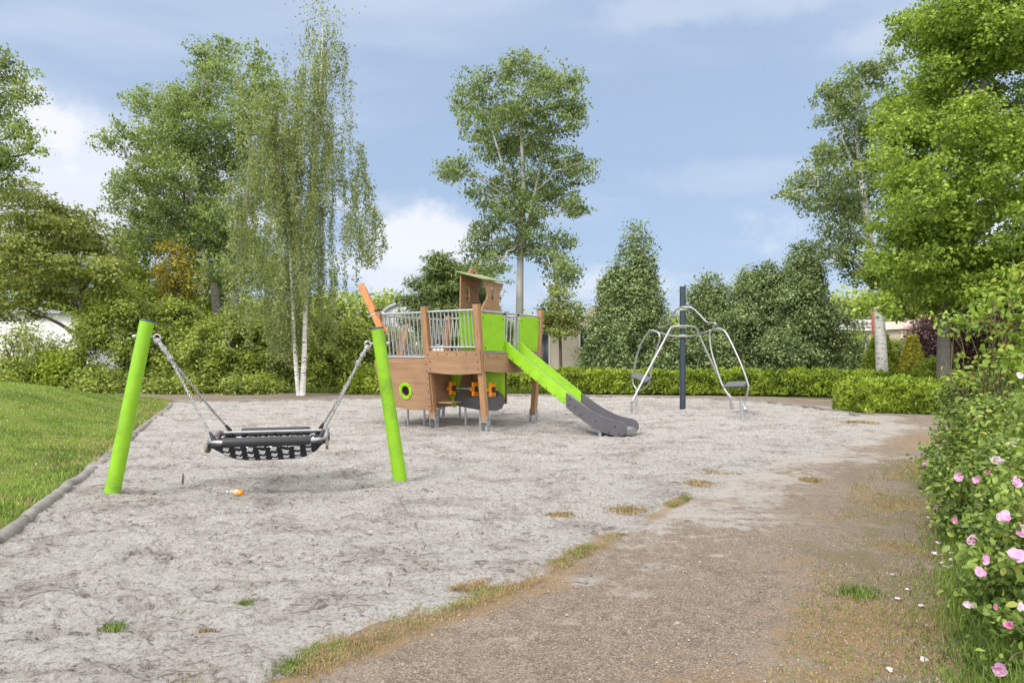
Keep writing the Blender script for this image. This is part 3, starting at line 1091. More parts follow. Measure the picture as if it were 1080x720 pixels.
def build_ship():
    t = thing('play_ship', S(1.2, 1.0, 0), 'wooden play ship with lime green panels, lookout cabin and slide on the sand', 'playground ship')
    Wn = -V3 * .133 + UP          # "up" in the leaning near side
    Wf = V3 * .133 + UP
    feet = [(0.0, 2.36), (1.22, 2.36), (2.42, 2.30)]
    # posts with their steel feet and caps
    for tt, top in feet:
        for side in (0, 1):
            sf = (lambda z: lean_near(z)) if side == 0 else (lambda z: SW - lean_near(z))
            a, b = S(tt, sf(.20), .20), S(tt, sf(top), top)
            mb = MB()
            mb.beam(a, b, .115, .105, U3)
            po = mb.build('post', M['wood_post'], t, .008)
            mb = MB()
            for e in (-1, 1):
                p0, p1 = S(tt + e * .066, sf(-.15), -.15), S(tt + e * .066, sf(.31), .31)
                mb.beam(p0, p1, .11, .012, V3)
                for zz in (.12, .25):
                    mb.ball(S(tt + e * .076, sf(zz), zz), .012, 1, 6)
            q = S(tt, sf(.19), .19)
            mb.box(q, U3, V3, UP, .066, .055, .006)
            mb.build('post_foot', [M['steel'], M['bolt']], po)
            mb = MB()
            q = S(tt, sf(top + .012), top + .012)
            mb.box(q, U3, V3, UP, .062, .066, .011)
            mb.build('post_cap', M['bolt'], po, .004)
    # extra thin legs under the hull
    for tt, s, h in ((2.05, .35, .45), (1.75, .5, .45), (.9, .76, .42), (.55, .76, .42), (2.2, 1.4, .45), (.45, .72, .42), (1.6, 1.5, .5)):
        mb = MB()
        mb.tube([S(tt, s, -.1), S(tt, s, h)], .022, 8)
        mb.build('leg', M['steel'], t)
    # deck
    mb = MB()
    mb.box(S(.62, SW / 2, 1.435), U3, V3, UP, .62, SW / 2 + .0, .03)
    mb.box(S(1.82, SW / 2, 1.33), U3, V3, UP, .575, SW / 2, .03)
    mb.build('deck', M['wood_panel'], t)
    # bow hull panels with porthole
    for side in (0, 1):
        o = S(0, .187 - .075, 0) if side == 0 else S(0, SW - .187 + .075, 0)
        Wv = Wn if side == 0 else Wf
        pts = [(1.19, .36), (1.7, .345), (2.36, .40), (2.50, .75), (2.58, 1.31), (1.19, 1.31)]
        hole = circle(1.80, .72, .105, 28)
        mb = MB()
        mb.prism(pts, o, U3, Wv, .03, [hole])
        nn = unit(np.cross(U3, Wv))
        nn = nn * np.sign(np.dot(nn, -V3 if side == 0 else V3))
        for k in range(7):
            mb.ball(o + U3 * 1.225 + Wv * (.44 + k * .135) + nn * .017, .013, 1, 6)
        for zz in (.46, .8, 1.15):
            mb.ball(o + U3 * 2.36 + Wv * zz + nn * .017, .013, 1, 6)
        hp = mb.build('hull_panel', [M['wood_panel'], M['bolt']], t)
        mb = MB()
        mb.prism(circle(1.80, .72, .165, 32), o + nn * .024, U3, Wv, .017, [circle(1.80, .72, .1, 32)])
        for a in (.785, 2.356, 3.927, 5.498):
            mb.ball(o + nn * .033 + U3 * (1.8 + .133 * math.cos(a)) + Wv * (.72 + .133 * math.sin(a)), .012, 1, 6)
        mb.build('porthole', [M['green_hpl'], M['bolt']], hp)
    # wall across the ship behind the bow, and the bow's end
    mb = MB()
    mb.prism([(.18, .38), (SW - .18, .38), (SW - .05, 1.29), (.05, 1.29)], S(1.30, 0, 0), V3, UP, .028)
    mb.build('inner_wall', M['wood_panel'], t)
    mb = MB()
    mb.prism([(.15, .40), (SW - .15, .40), (SW - .02, 1.29), (.02, 1.29)], S(2.47, 0, 0), V3, U3 * .1 + UP, .028)
    mb.build('bow_panel', M['wood_panel'], t)
    # beams under the deck, curved below
    def beam_poly(a, b, z0, z1, sag):
        n = 14
        low = [(a + (b - a) * i / n, z0 - sag * math.sin(math.pi * i / n)) for i in range(n + 1)]
        return low + [(b, z1), (a, z1)]
    for side in (0, 1):
        o = S(0, .187 - .082, 0) if side == 0 else S(0, SW - .187 + .082, 0)
        Wv = Wn if side == 0 else Wf
        nn = (-V3 if side == 0 else V3)
        mb = MB()
        mb.prism(beam_poly(-.06, 1.185, 1.10, 1.50, .04), o, U3, Wv, .03)
        for k in range(6):
            mb.ball(o + U3 * (.02 + k * .225) + Wv * 1.44 + nn * .018, .013, 1, 6)
        for zz in (1.16, 1.3):
            mb.ball(o + U3 * .0 + Wv * zz + nn * .018, .013, 1, 6)
            mb.ball(o + U3 * 1.12 + Wv * zz + nn * .018, .013, 1, 6)
        mb.build('side_beam', [M['wood_panel'], M['bolt']], t)
    mb = MB()
    mb.prism([(x, z) for x, z in beam_poly(.02, SW - .02, 1.13, 1.455, .05)], S(-.075, 0, 0), V3, UP, .028)
    for k in range(7):
        mb.ball(S(-.092, .12 + k * .3, 1.40), .012, 1, 6)
    mb.build('stern_beam', [M['wood_panel'], M['bolt']], t)
    # play panel under the deck
    gp = [(-.02, .62), (.05, .5), (.25, .45), (1.0, .45), (1.2, .36), (1.28, .45), (1.28, 1.08), (-.02, 1.10)]
    mb = MB()
    mb.prism(gp, S(0, .78, 0), U3, UP, .02, [circle(.80, .84, .265, 36)])
    gpan = mb.build('play_panel', M['green_hpl'], t)
    arc = [(.80 + .262 * math.cos(a), .84 + .262 * math.sin(a)) for a in np.linspace(math.pi * 1.13, math.pi * 1.95, 18)]
    low = [(1.12, .66), (1.16, .50), (1.08, .40), (.6, .345), (.15, .34), (.02, .40), (-.04, .52), (.0, .66), (.2, .77)]
    mb = MB()
    mb.prism(low + arc[::-1], S(0, .745, 0), U3, UP, .022)
    for xy in ((1.08, .62), (1.05, .46), (.05, .45), (.1, .66), (.55, .40)):
        mb.ball(S(xy[0], .732, xy[1]), .013, 1, 6)
    mb.build('grey_panel', [M['grey_hpl'], M['bolt']], gpan)
    mb = MB()
    mb.prism([(.40, .42), (1.28, .42), (1.28, 1.2), (.40, 1.2)], S(0, 1.5, 0), U3, UP, .025)
    mb.build('back_panel', M['wood_panel'], t)
    mb = MB()
    mb.tube([S(1.2, .62, .76), S(.05, .62, .76)], .016, 10)
    ax = mb.build('axle', M['steel'], t)
    for tt in (1.12, .56, .16):
        mb = MB()
        pet = []
        for i in range(72):
            a = 2 * math.pi * i / 72
            r = .128 + .028 * math.cos(6 * a)
            pet.append((r * math.cos(a), r * math.sin(a)))
        mb.prism(pet, S(tt, .62, .76), V3, UP, .045, [circle(0, 0, .05, 20)])
        mb.build('flower_wheel', M['orange'], ax, .008)
        mb = MB()
        mb.tube([S(tt - .075, .62, .76), S(tt - .03, .62, .76), S(tt + .03, .62, .76), S(tt + .075, .62, .76)], [.045, .058, .058, .045], 14)
        mb.build('hub', M['black'], ax)
    mb = MB()
    mb.box(S(1.05, .36, .50), U3, V3, UP, .23, .16, .012)
    mb.build('shelf', M['wood_panel'], t, .004)
    # railings
    def rail(t0, t1, z0, z1, side, n, name='railing'):
        off = -.0
        sf = (lambda z: lean_near(z)) if side == 0 else (lambda z: SW - lean_near(z))
        mb = MB()
        mb.tube([S(t0, sf(z1), z1), S(t1, sf(z1), z1)], .021, 10)
        mb.tube([S(t0, sf(z0), z0), S(t1, sf(z0), z0)], .021, 10)
        for i in range(n):
            q = t0 + (t1 - t0) * (i + .5) / n
            mb.tube([S(q, sf(z0), z0), S(q, sf(z1), z1)], .0125, 8)
        return mb.build(name, M['steel'], t)
    rail(1.28, 2.36, 1.38, 2.235, 0, 11)
    rail(.06, 1.16, 1.57, 2.245, 0, 12)
    rail(1.28, 2.36, 1.38, 2.235, 1, 10)
    rail(.06, 1.16, 1.57, 2.245, 1, 11)
    mb = MB()
    for zz in (1.40, 2.2):
        mb.tube([S(2.42, -.05, zz), S(2.42, SW + .05, zz)], .021, 10)
    for k in range(16):
        s = .08 + k * (SW - .16) / 15
        mb.tube([S(2.42, s, 1.4), S(2.42, s, 2.2)], .0125, 8)
    mb.build('bow_railing', M['steel'], t)
    # green panel behind the near railing
    mb = MB()
    mb.prism([(.10, 1.48), (.47, 1.48), (.47, 2.24), (.10, 2.24)], S(0, .187 + .06, 0), U3, Wn, .018)
    for a, b in ((.2, 1.6), (.4, 1.85), (.2, 2.15)):
        mb.ball(S(0, .187 + .048, 0) + U3 * a + Wn * b, .011, 1, 6)
    mb.build('rail_panel', [M['green_hpl'], M['bolt']], t)
    # stern: top rail, two green panels, gate bars over the slide
    mb = MB()
    mb.tube([S(0, -.11, 2.235), S(0, SW + .11, 2.215)], .021, 10)
    for e in (.80, 1.28):
        mb.tube([S(0, e, 1.46), S(0, e, 2.22)], .02, 8)
    for k in range(3):
        mb.tube([S(.02, .90 + k * .14, 1.52), S(.02, .92 + k * .13, 2.17)], .0125, 8)
    for zz in (1.52, 2.17):
        mb.tube([S(.02, .82, zz), S(.02, 1.26, zz)], .0125, 8)
    for e in (.80, 1.28):
        mb.ball(S(-.005, e, 2.215), .034, 1, 8)
    mb.build('stern_railing', [M['steel'], M['bolt']], t)
    for a0, a1, b0, b1 in ((.06, .77, -.03, .77), (1.31, SW - .06, 1.31, SW + .03)):
        mb = MB()
        r = .05
        mb.prism([(a0, 1.50), (a1, 1.50), (b1, 2.12), (b1 - r, 2.185), (b0 + r, 2.185), (b0, 2.12)], S(-.02, 0, 0), V3, UP, .02)
        for x, y in ((a0 + .06, 1.56), (a1 - .06, 1.56), (b0 + .07, 2.1), (b1 - .06, 2.1)):
            mb.ball(S(-.032, x, y), .014, 1, 6)
        mb.build('stern_panel', [M['green_hpl'], M['bolt']], t, .003)
    mb = MB()
    mb.box(S(-.02, SW / 2, 1.475), U3, V3, UP, .035, SW / 2 + .02, .012)
    mb.build('stern_sill', M['steel'], t)
    # lookout cabin
    def wave(zs, base, amp):
        return [(base + amp * math.sin((z - 1.5) * 4.2), z) for z in zs]
    ra = [(1.12, 1.46), (1.14, 2.1), (1.12, 2.3), (1.045, 2.44), (.975, 2.55), (1.0, 2.68), (1.10, 2.84), (1.135, 2.96)]
    rb = [(1.06, 1.46), (1.03, 2.2), (.95, 2.42), (.935, 2.52), (.985, 2.65), (1.07, 2.76), (1.10, 2.825)]
    lb = [(.37, 1.46), (.36, 2.2), (.42, 2.38), (.53, 2.50), (.545, 2.60), (.50, 2.70), (.42, 2.79), (.40, 2.835)]
    for tt, poly, sx, sz in ((.74, [(p[0], p[1]) for p in spline(ra, 5)] + [(.38, 2.985), (.36, 2.2), (.37, 1.46)], .62, 2.62),
                             (.23, [(p[0], p[1]) for p in spline(rb, 5)] + [(p[0], p[1]) for p in spline(lb, 5)[::-1]], .72, 2.60)):
        mb = MB()
        slot = [(sx + x, sz + y) for x, y in (circle(0, .10, .042, 10, None, 0, math.pi, True) + circle(0, -.10, .042, 10, None, math.pi, 2 * math.pi, True))]
        mb.prism(poly, S(tt, 0, 0), V3, UP, .026, [slot])
        for x, y in ((.47, 2.86), (.47, 2.4), (1.0, 2.80), (.47, 2.1)):
            mb.ball(S(tt - .015, x + (0 if tt > .5 else .06), y if tt > .5 else y - .09), .012, 1, 6)
        mb.build('cabin_wall', [M['wood_panel'], M['bolt']], t)
    a, b = S(.84, .74, 3.045), S(.12, .74, 2.845)
    d = unit(b - a)
    n = unit(np.cross(d, V3))
    mb = MB()
    mb.box((a + b) / 2, d, V3, n, np.linalg.norm(b - a) / 2 - .02, .43, .010)
    mb.build('roof', M['roof_green'], t, .003)
    mb = MB()
    mb.prism(circle(.80, 2.955, .17, 20, .19, 0, math.pi, True), S(.74, 0, 0) - U3 * .0, V3, UP, .026)
    mb.ball(S(.72, .80, 3.05), .02, 1, 6)
    mb.build('roof_crest', [M['wood_post'], M['bolt']], t)
    # bowsprit board
    a, b = S(2.46, -.09, 1.35), W(380.5, 300, 13.9)
    mid = W(393.5, 329, 13.72)
    mb = MB()
    mb.beam(mid + (mid - b) * .75, b, .125, .045, U3 - V3 * .4)
    mb.beam(mid + (mid - b) * .75 + V3 * .05, b + V3 * .05 - UP * .08, .15, .028, U3 - V3 * .4)
    mb.build('bowsprit', M['wood_orange'], t, .006)
    mb = MB()
    mb.tube(spline([S(2.62, -.2, 2.18), S(2.5, -.17, 2.23), S(2.36, -.1, 2.28), S(2.25, -.08, 2.2)], 5), .018, 8)
    mb.build('grab_handle', M['steel'], t)
    mb = MB()
    mb.beam(S(2.2, .25, 1.36), S(2.42, .7, 2.05), .16, .03, U3)
    mb.build('mast_board', M['wood_panel'], t)
    mb = MB()
    mb.beam(S(1.3, 1.7, 1.4), S(1.5, 1.85, 2.1), .14, .03, U3)
    mb.build('mast_board', M['wood_panel'], t)
    # slide
    prof_g = [(-.06, 1.45, 1.66), (.02, 1.42, 1.70), (.10, 1.36, 1.66), (.22, 1.28, 1.55), (1.40, .465, .735)]
    prof_k = [(1.36, .475, .745), (1.5, .38, .655), (1.70, .255, .53), (1.9, .14, .425), (2.1, .065, .345), (2.28, .03, .30), (2.42, .03, .285), (2.50, .06, .25), (2.54, .12, .19)]
    bed = [(-.05, 1.46), (.08, 1.455), (.22, 1.36), (1.38, .555), (1.6, .405), (1.8, .285), (2.0, .20), (2.2, .155), (2.44, .14), (2.50, .12), (2.52, .06)]
    s0, s1 = .80, 1.29
    mb = MB()
    for a, b in zip(bed[:-1], bed[1:]):
        pa, pb = S(-a[0], (s0 + s1) / 2, a[1]), S(-b[0], (s0 + s1) / 2, b[1])
        d = unit(pb - pa)
        n = unit(np.cross(V3, d))
        mb.box((pa + pb) / 2 - n * .004, d, V3, n, np.linalg.norm(pb - pa) / 2 + .002, (s1 - s0) / 2 - .012, .004)
    chute = mb.build('slide_bed', M['steel_bright'], t)
    for ss, sg in ((s0, 1), (s1, -1)):
        mb = MB()
        mb.prism([(-p[0], p[1]) for p in prof_g] + [(-p[0], p[2]) for p in prof_g[::-1]], S(0, ss, 0), U3, UP, .022)
        for k in range(7):
            x = .2 + k * .185
            mb.ball(S(-x, ss - .013 * sg, 1.33 - (x - .2) * .69), .013, 1, 6)
        mb.build('slide_side', [M['green_hpl'], M['bolt']], chute, .003)
        mb = MB()
        mb.prism([(-p[0], p[1]) for p in prof_k] + [(-p[0], p[2]) for p in prof_k[::-1]], S(0, ss - sg * .023, 0), U3, UP, .024)
        for x, y in ((1.45, .63), (1.42, .52), (1.55, .49), (1.66, .36), (1.95, .26), (2.33, .19), (2.4, .07), (2.2, .08)):
            mb.ball(S(-x, ss - sg * .037, y), .015, 1, 6)
        mb.build('slide_end', [M['grey_hpl'], M['bolt']], chute, .004)
    for x in (2.0, 2.3):
        mb = MB()
        mb.box(S(-x, (s0 + s1) / 2, .05), U3, V3, UP, .03, .2, .09)
        mb.build('slide_support', M['steel'], chute)


build_ship()


# ------------------------------------------------------------------ basket swing between two posts
def rope_mat():
    m, nt, p, _ = new_mat('grey_rope')
    n = tex_noise(nt, coords(nt, (1, 1, 1)), 95, 2, 0.5)
    nt.links.new(ramp(nt, n, [(0.38, (0.09, 0.09, 0.10)), (0.55, (0.38, 0.37, 0.37)), (0.72, (0.62, 0.61, 0.60))]), p.inputs['Base Color'])
    p.inputs['Roughness'].default_value = 0.8
    return m


M['rope'] = rope_mat()
M['net_black'] = surf('net_strap_black', (0.016, 0.017, 0.024), 0.75, 0, 0.3, 30)
M['net_white'] = surf('net_clip_white', (0.72, 0.73, 0.75), 0.6, 0, 0.08, 30)
M['brown_cap'] = surf('brown_end_cap', (0.16, 0.12, 0.085), 0.6, 0, 0.15, 8)


def build_swing():
    t = thing('basket_swing', (-2.66, 7.3, 0), 'basket swing with black pads and woven net hung between two lime green posts', 'swing')
    bl, br = np.array([-4.11, 7.0, 0]), np.array([-1.235, 7.6, 0])
    tl, tr = W(155, 339, 7.1), W(398, 347, 7.5)
    hooks = []
    for b, tp, side in ((bl, tl, 1), (br, tr, -1)):
        d = unit(tp - b)
        mb = MB()
        mb.tube([b - d * .25, b, tp], [.077, .077, .068], 28)
        po = mb.build('post', M['green'], t)
        mb = MB()
        mb.tube([tp + d * .002, tp + d * .014, tp + d * .022], [.071, .071, .062], 28)
        mb.build('post_cap', M['dark_metal'], po)
        hk = tp - d * .16
        inw = unit(np.array([side * 1.0, .2 * side, 0]))
        mb = MB()
        mb.tube([hk - inw * .105, hk - inw * .075], [.022, .022], 12)
        mb.tube([hk - inw * .07, hk + inw * .11], .013, 10)
        ring = [hk + inw * (.125 + .034 * math.cos(a)) + UP * (.034 * math.sin(a) - .01) for a in np.linspace(0, 2 * math.pi, 14, endpoint=False)]
        mb.tube(ring, .010, 8, closed=True)
        mb.build('hook', M['steel_bright'], po)
        hooks.append(hk + inw * .13 - UP * .03)
    # frame: a rounded rectangle of tube
    cx, cy, zc = -2.565, 7.30, .59
    Ax = unit(np.array([1, .24, 0]))
    Ay = np.array([-Ax[1], Ax[0], 0])
    hx, hy, rr = .565, .44, .17

    def F(u, v, z):
        return np.array([cx, cy, 0]) + Ax * u + Ay * v + UP * z
    path = []
    for (qx, qy, a0) in ((hx - rr, hy - rr, 0), (-hx + rr, hy - rr, .5), (-hx + rr, -hy + rr, 1.0), (hx - rr, -hy + rr, 1.5)):
        for a in np.linspace(a0 * math.pi, (a0 + .5) * math.pi, 8):
            u, v = qx + rr * math.cos(a), qy + rr * math.sin(a)
            path.append(F(u, v, zc + .03 * (abs(v) < .3)))
    mb = MB()
    mb.tube(path, .024, 12, closed=True)
    fr = mb.build('basket_frame', M['steel_bright'], t)
    for v, u0, u1 in ((-hy, -.42, .42), (hy, -.37, .37)):
        mb = MB()
        k = 16
        mb.tube([F(u0, v, zc), F(u0 + .02, v, zc), F(u1 - .02, v, zc), F(u1, v, zc)], [.040, .047, .047, .040], 18)
        mb.build('foam_pad', M['black'], fr)
    mb = MB()
    mb.tube([F(-hx + .06, hy - .30, zc + .035), F(hx - .06, hy - .30, zc + .035)], .014, 10)
    mb.build('cross_bar', M['steel_bright'], fr)
    mb = MB()
    for i in range(6):
        u = -.38 + i * .152
        mb.tube([F(u - .07, hy - .02, zc - .02), F(u, hy - .3, zc + .01), F(u + .07, hy - .02, zc - .02)], .008, 6)
    mb.build('lacing', M['black'], fr)
    for e in (-1, 1):
        mb = MB()
        mb.prism(circle(0, 0, .135, 24, .055), F(e * (hx + .012), -.30, zc - .06), Ay, UP, .022)
        mb.build('end_cap', M['brown_cap'], fr, .004)
        mb = MB()
        mb.prism(circle(0, 0, .10, 24, .045), F(e * (hx + .012), .27, zc - .05), Ay, UP, .022)
        mb.build('end_cap', M['brown_cap'], fr, .004)
        for v in (-.36, -.24, -.12, .0):
            mb = MB()
            mb.ball(F(e * (hx + .0), v, zc - .03), (.03, .03, .022), 0, 8)
            mb.build('rope_knot', M['black'], fr)
    # net: zigzag straps joined by white clips, sagging under the frame

    def N(u, w):                      # u along, w across the bowl (-1..1)
        dp = .185 * (1 - abs(u) ** 4.5) * (1 - abs(w) ** 4.0)
        return F(u * (hx - .03), w * (hy - .0), zc - .035 - dp)
    nu = 19
    ws = np.linspace(-1, 1, 19)
    ws = np.sign(ws) * np.abs(ws) ** .55
    mbk, mbw = MB(), MB()
    for r, w in enumerate(ws):
        for i in range(nu):
            u0, u1 = -1 + 2 * (i + .04) / nu, -1 + 2 * (i + .96) / nu
            zg = .030 * (1 - abs(w) ** 3 * .75)
            z0, z1 = (zg, -zg) if i % 2 else (-zg, zg)
            a, b = N(u0, w + z0), N(u1, w + z1)
            white = (i + 2 * (r % 2)) % 4 == 0 and 1 < i < nu - 2
            wd = .042 if white else .050
            if white:
                a, b = a * .95 + b * .05, a * .05 + b * .95
            side = np.cross(unit(b - a), unit(np.array([0, 0, -1.0]) + Ay * np.sign(w) * abs(w)))
            (mbw if white else mbk).beam(a, b, wd if white else wd * .72, .022 if white else .014, side)
    net = mbk.build('net', M['net_black'], fr)
    mbw.build('net_clip', M['net_white'], net)
    # ropes
    for hk, e in zip(hooks, (-1, 1)):
        mb = MB()
        ends = [F(e * (hx - .05), -hy + .06, zc + .03), F(e * (hx - .08), hy - .04, zc + .03)]
        cpt = hk + (np.mean(ends, 0) - hk) * .20
        for j in (-1, 1):
            mb.tube(spline([hk, hk + (cpt - hk) * .5 + Ay * .022 * j, cpt], 4), .019, 8)
        mb.ball(hk - UP * .02, .038, 0, 10)
        mb.ball(cpt, (.032, .032, .04), 0, 10)
        mb.ball(hk + (cpt - hk) * .5, (.034, .034, .03), 0, 10)
        for en in ends:
            P = spline([cpt, cpt + (en - cpt) * .5 - UP * .012, en], 5)
            # laid rope: two strands twisted together
            n = 90
            Q = np.array([P[0] + (P[-1] - P[0]) * q - UP * .012 * math.sin(math.pi * q) for q in np.linspace(0, 1, n)])
            dd = unit(Q[-1] - Q[0])
            x1 = unit(np.cross(dd, UP))
            y1 = np.cross(dd, x1)
            for ph in (0, math.pi):
                tw = np.array([Q[i] + .0075 * (x1 * math.cos(i * .9 + ph) + y1 * math.sin(i * .9 + ph)) for i in range(n)])
                mb.tube(tw, .0085, 5)
        ro = mb.build('rope', M['rope'], t)
        for en in ends:
            mb = MB()
            mb.tube([en + (cpt - en) * .08, en, en - UP * .05], [.014, .024, .02], 10)
            mb.build('rope_clamp', M['black'], ro)


build_swing()


# ------------------------------------------------------------------ standing rocker with bent steel tubes
def build_rocker():
    base = W(720, 0, 16.9)
    base[2] = 0
    t = thing('standing_carousel', base, 'dark pole carrying two bent steel hoops, at the far side of the sand', 'playground carousel')
    o = lambda x, y, Y: W(640 + x / 4.5, 290 + y / 4.5, Y)
    mb = MB()
    mb.tube([(base[0], base[1], -.3), (base[0], base[1], 3.06)], .073, 24)
    mb.build('pole', M['dark_metal'], t)
    mb = MB()
    mb.tube([(base[0], base[1], 3.062), (base[0], base[1], 3.09)], [.078, .073], 24)
    mb.build('pole_cap', M['bolt'], t)
    for y in (162, 246, 289):
        z = o(0, y, 16.9)[2]
        mb = MB()
        mb.tube([(base[0], base[1], z - .035), (base[0], base[1], z + .035)], .096, 20)
        mb.build('collar', M['lime_pale'], t)
    YL, YR = 17.9, 15.9
    mb = MB()
    mb.tube(spline([o(520, 240, YR), o(512, 228, YR), o(475, 224, 16.2), o(440, 188, 16.45), o(405, 157, 16.7), o(362, 152, 16.78), o(338, 160, 16.95), o(318, 178, 17.1), o(300, 208, 17.3), o(282, 240, 17.6), o(245, 248, YL)], 6), .022, 10)
    mb.build('upper_arm', M['steel_bright'], t)
    mb = MB()
    mb.tube(spline([o(205, 262, YL), o(250, 274, 17.6), o(300, 287, 17.1), o(362, 292, 16.78), o(420, 286, 16.5), o(490, 262, YR)], 6), .022, 10)
    mb.build('lower_arm', M['steel_bright'], t)
    mb = MB()
    pts = [o(118, 655, 16.2), o(118, 606, 16.2), o(126, 588, 16.2), o(200, 445, 16.4), o(262, 330, 16.6), o(296, 264, 16.75), o(308, 248, 16.8), o(330, 243, 16.8), o(362, 242, 16.78), o(405, 244, 16.9), o(424, 254, 16.95),
           o(440, 290, 17.0), o(500, 420, 17.0), o(560, 545, 17.1), o(588, 596, 17.1), o(591, 610, 17.1), o(591, 652, 17.1)]
    mb.tube(spline(pts, 4), .026, 10)
    mb.build('middle_frame', M['steel_bright'], t)

    def hoop(pts, dY, Yc, dy2):
        mb = MB()
        xs = [p[0] for p in pts]
        xm = (min(xs) + max(xs)) / 2
        mb.tube(spline([o(x, y, Yc + (x - xm) * dY) for x, y in pts + pts[:1]], 5)[:-1], 0.022, 10, closed=True)
        return mb.build('hoop', M['steel_bright'], t)
    lh = hoop([(205, 262), (180, 295), (155, 345), (130, 440), (123, 495), (130, 525), (152, 546), (185, 530), (205, 500), (214, 440), (238, 350), (252, 300), (248, 280), (232, 266)], -.006, YL, 0)
    rh = hoop([(490, 264), (488, 290), (494, 350), (515, 425), (548, 520), (578, 566), (605, 588), (640, 592), (660, 578), (671, 540), (668, 510), (640, 430), (600, 340), (568, 278), (545, 258), (512, 256)], -.005, YR, 0)
    mb = MB()
    a, b = o(126, 472, YL + .2), o(200, 500, YL - .2)
    mb.beam(a, b, .24, .045, (0, 1, .55))
    mb.build('footrest', M['grey_hpl'], lh, .012)
    mb = MB()
    a, b = o(563, 521, YR + .2), o(662, 518, YR - .2)
    mb.beam(a, b, .26, .05, (0, 1, .25))
    mb.build('footrest', M['grey_hpl'], rh, .012)
    mb = MB()
    a = o(140, 545, YL)
    mb.tube([(a[0], YL, -.2), (a[0], YL, a[2])], .035, 12)
    mb.build('ground_post', M['steel'], t)
    mb = MB()
    a = o(643, 594, 15.2)
    mb.tube([(a[0], 15.2, -.2), (a[0], 15.2, a[2] - .02)], .055, 14)
    mb.build('ground_post', M['steel'], t)
    mb = MB()
    mb.tube([o(638, 590, YR), o(640, 600, 15.5), o(650, 622, 15.1), o(660, 640, 15.0)], .030, 10)
    mb.ball(o(656, 636, 15.0), .055, 0, 10)
    mb.build('pivot', M['steel'], t)


build_rocker()


# ------------------------------------------------------------------ litter on the sand
def build_bottle():
    c = np.array([W(0, 0, 7.05)[0] * 0 + (248 - 540) / 720 * 7.1, 7.1, .030])
    t = thing('juice_bottle', (c[0], c[1], 0), 'small clear bottle with an orange label lying on the sand below the swing', 'bottle')
    d = unit(np.array([1, -.25, 0]))
    mb = MB()
    mb.tube([c + d * q for q in (-.012, .0, .075, .086, .090)], [.030, .032, .032, .027, .012], 18)
    mb.build('body', M['orange'], t)
    m, nt, p, _ = new_mat('clear_plastic')
    p.inputs['Base Color'].default_value = (.92, .93, .93, 1)
    p.inputs['Transmission Weight'].default_value = .75
    p.inputs['Roughness'].default_value = .12
    mb = MB()
    mb.tube([c + d * q for q in (-.013, -.03, -.055, -.075, -.085)], [.0305, .030, .024, .014, .013], 18)
    mb.build('neck', m, t)
    lm, nt, p, _ = new_mat('bottle_label')
    n = tex_noise(nt, coords(nt), 60, 2, .5)
    nt.links.new(ramp(nt, n, [(.42, (.82, .80, .76)), (.5, (.82, .36, .05))], 'CONSTANT'), p.inputs['Base Color'])
    mb = MB()
    mb.tube([c + d * .004, c + d * .040], .0328, 18, caps=False)
    mb.build('label', lm, t)
    mb = MB()
    mb.tube([c + d * -.0852, c + d * -.10], .016, 14)
    mb.build('cap', M['white_paint'], t)
    # upright twig
    p = W(192.5, 0, 7.65)
    mb = MB()
    mb.tube([(p[0], 7.65, -.05), (p[0] + .004, 7.65, .06), (p[0] + .002, 7.66, .13)], [.012, .011, .006], 7)
    o = mb.build('stick', M['bark'])
    _recentre(o, (p[0], 7.65, 0))
    tag(o, 'short dark stick poking upright out of the sand left of the bottle', 'stick')


build_bottle()

# ------------------------------------------------------------------ foliage
M['leaf_ash'] = leaf_mat('ash_leaf', (0.042, 0.076, 0.020), (0.112, 0.166, 0.045), (0.210, 0.262, 0.088))
M['leaf_birch'] = leaf_mat('birch_leaf', (0.065, 0.095, 0.032), (0.130, 0.170, 0.060), (0.215, 0.245, 0.095))
M['leaf_maple'] = leaf_mat('maple_leaf', (0.050, 0.080, 0.018), (0.140, 0.175, 0.040), (0.260, 0.285, 0.085))
M['leaf_aspen'] = leaf_mat('aspen_leaf', (0.040, 0.070, 0.022), (0.105, 0.152, 0.050), (0.190, 0.240, 0.090))
M['leaf_lime'] = leaf_mat('linden_leaf', (0.042, 0.085, 0.010), (0.125, 0.195, 0.022), (0.235, 0.31, 0.052), trans=.38)
M['leaf_shrub'] = leaf_mat('shrub_leaf', (0.030, 0.062, 0.011), (0.120, 0.176, 0.030), (0.300, 0.355, 0.085))
M['leaf_holly'] = leaf_mat('evergreen_leaf', (0.026, 0.052, 0.018), (0.095, 0.142, 0.050), (0.215, 0.265, 0.115), trans=.22)
M['leaf_young_tree'] = leaf_mat('small_tree_leaf', (0.050, 0.078, 0.018), (0.135, 0.170, 0.040), (0.230, 0.260, 0.080))
M['leaf_conifer'] = leaf_mat('conifer_needle', (0.026, 0.052, 0.014), (0.080, 0.125, 0.032), (0.160, 0.205, 0.060), trans=.12)
M['leaf_gold'] = leaf_mat('golden_leaf', (0.09, 0.10, 0.014), (0.20, 0.185, 0.026), (0.30, 0.25, 0.045))
M['leaf_bright'] = leaf_mat('bright_leaf', (0.075, 0.130, 0.012), (0.165, 0.235, 0.020), (0.27, 0.32, 0.05))
M['leaf_yew'] = leaf_mat('yew_needle', (0.030, 0.060, 0.006), (0.112, 0.172, 0.014), (0.250, 0.315, 0.036), trans=.22)
M['leaf_cone'] = leaf_mat('clipped_yew', (0.090, 0.150, 0.014), (0.190, 0.270, 0.028), (0.30, 0.35, 0.05), trans=.2)
M['leaf_cone_gold'] = leaf_mat('golden_yew', (0.14, 0.135, 0.012), (0.28, 0.25, 0.024), (0.42, 0.35, 0.045), trans=.2)
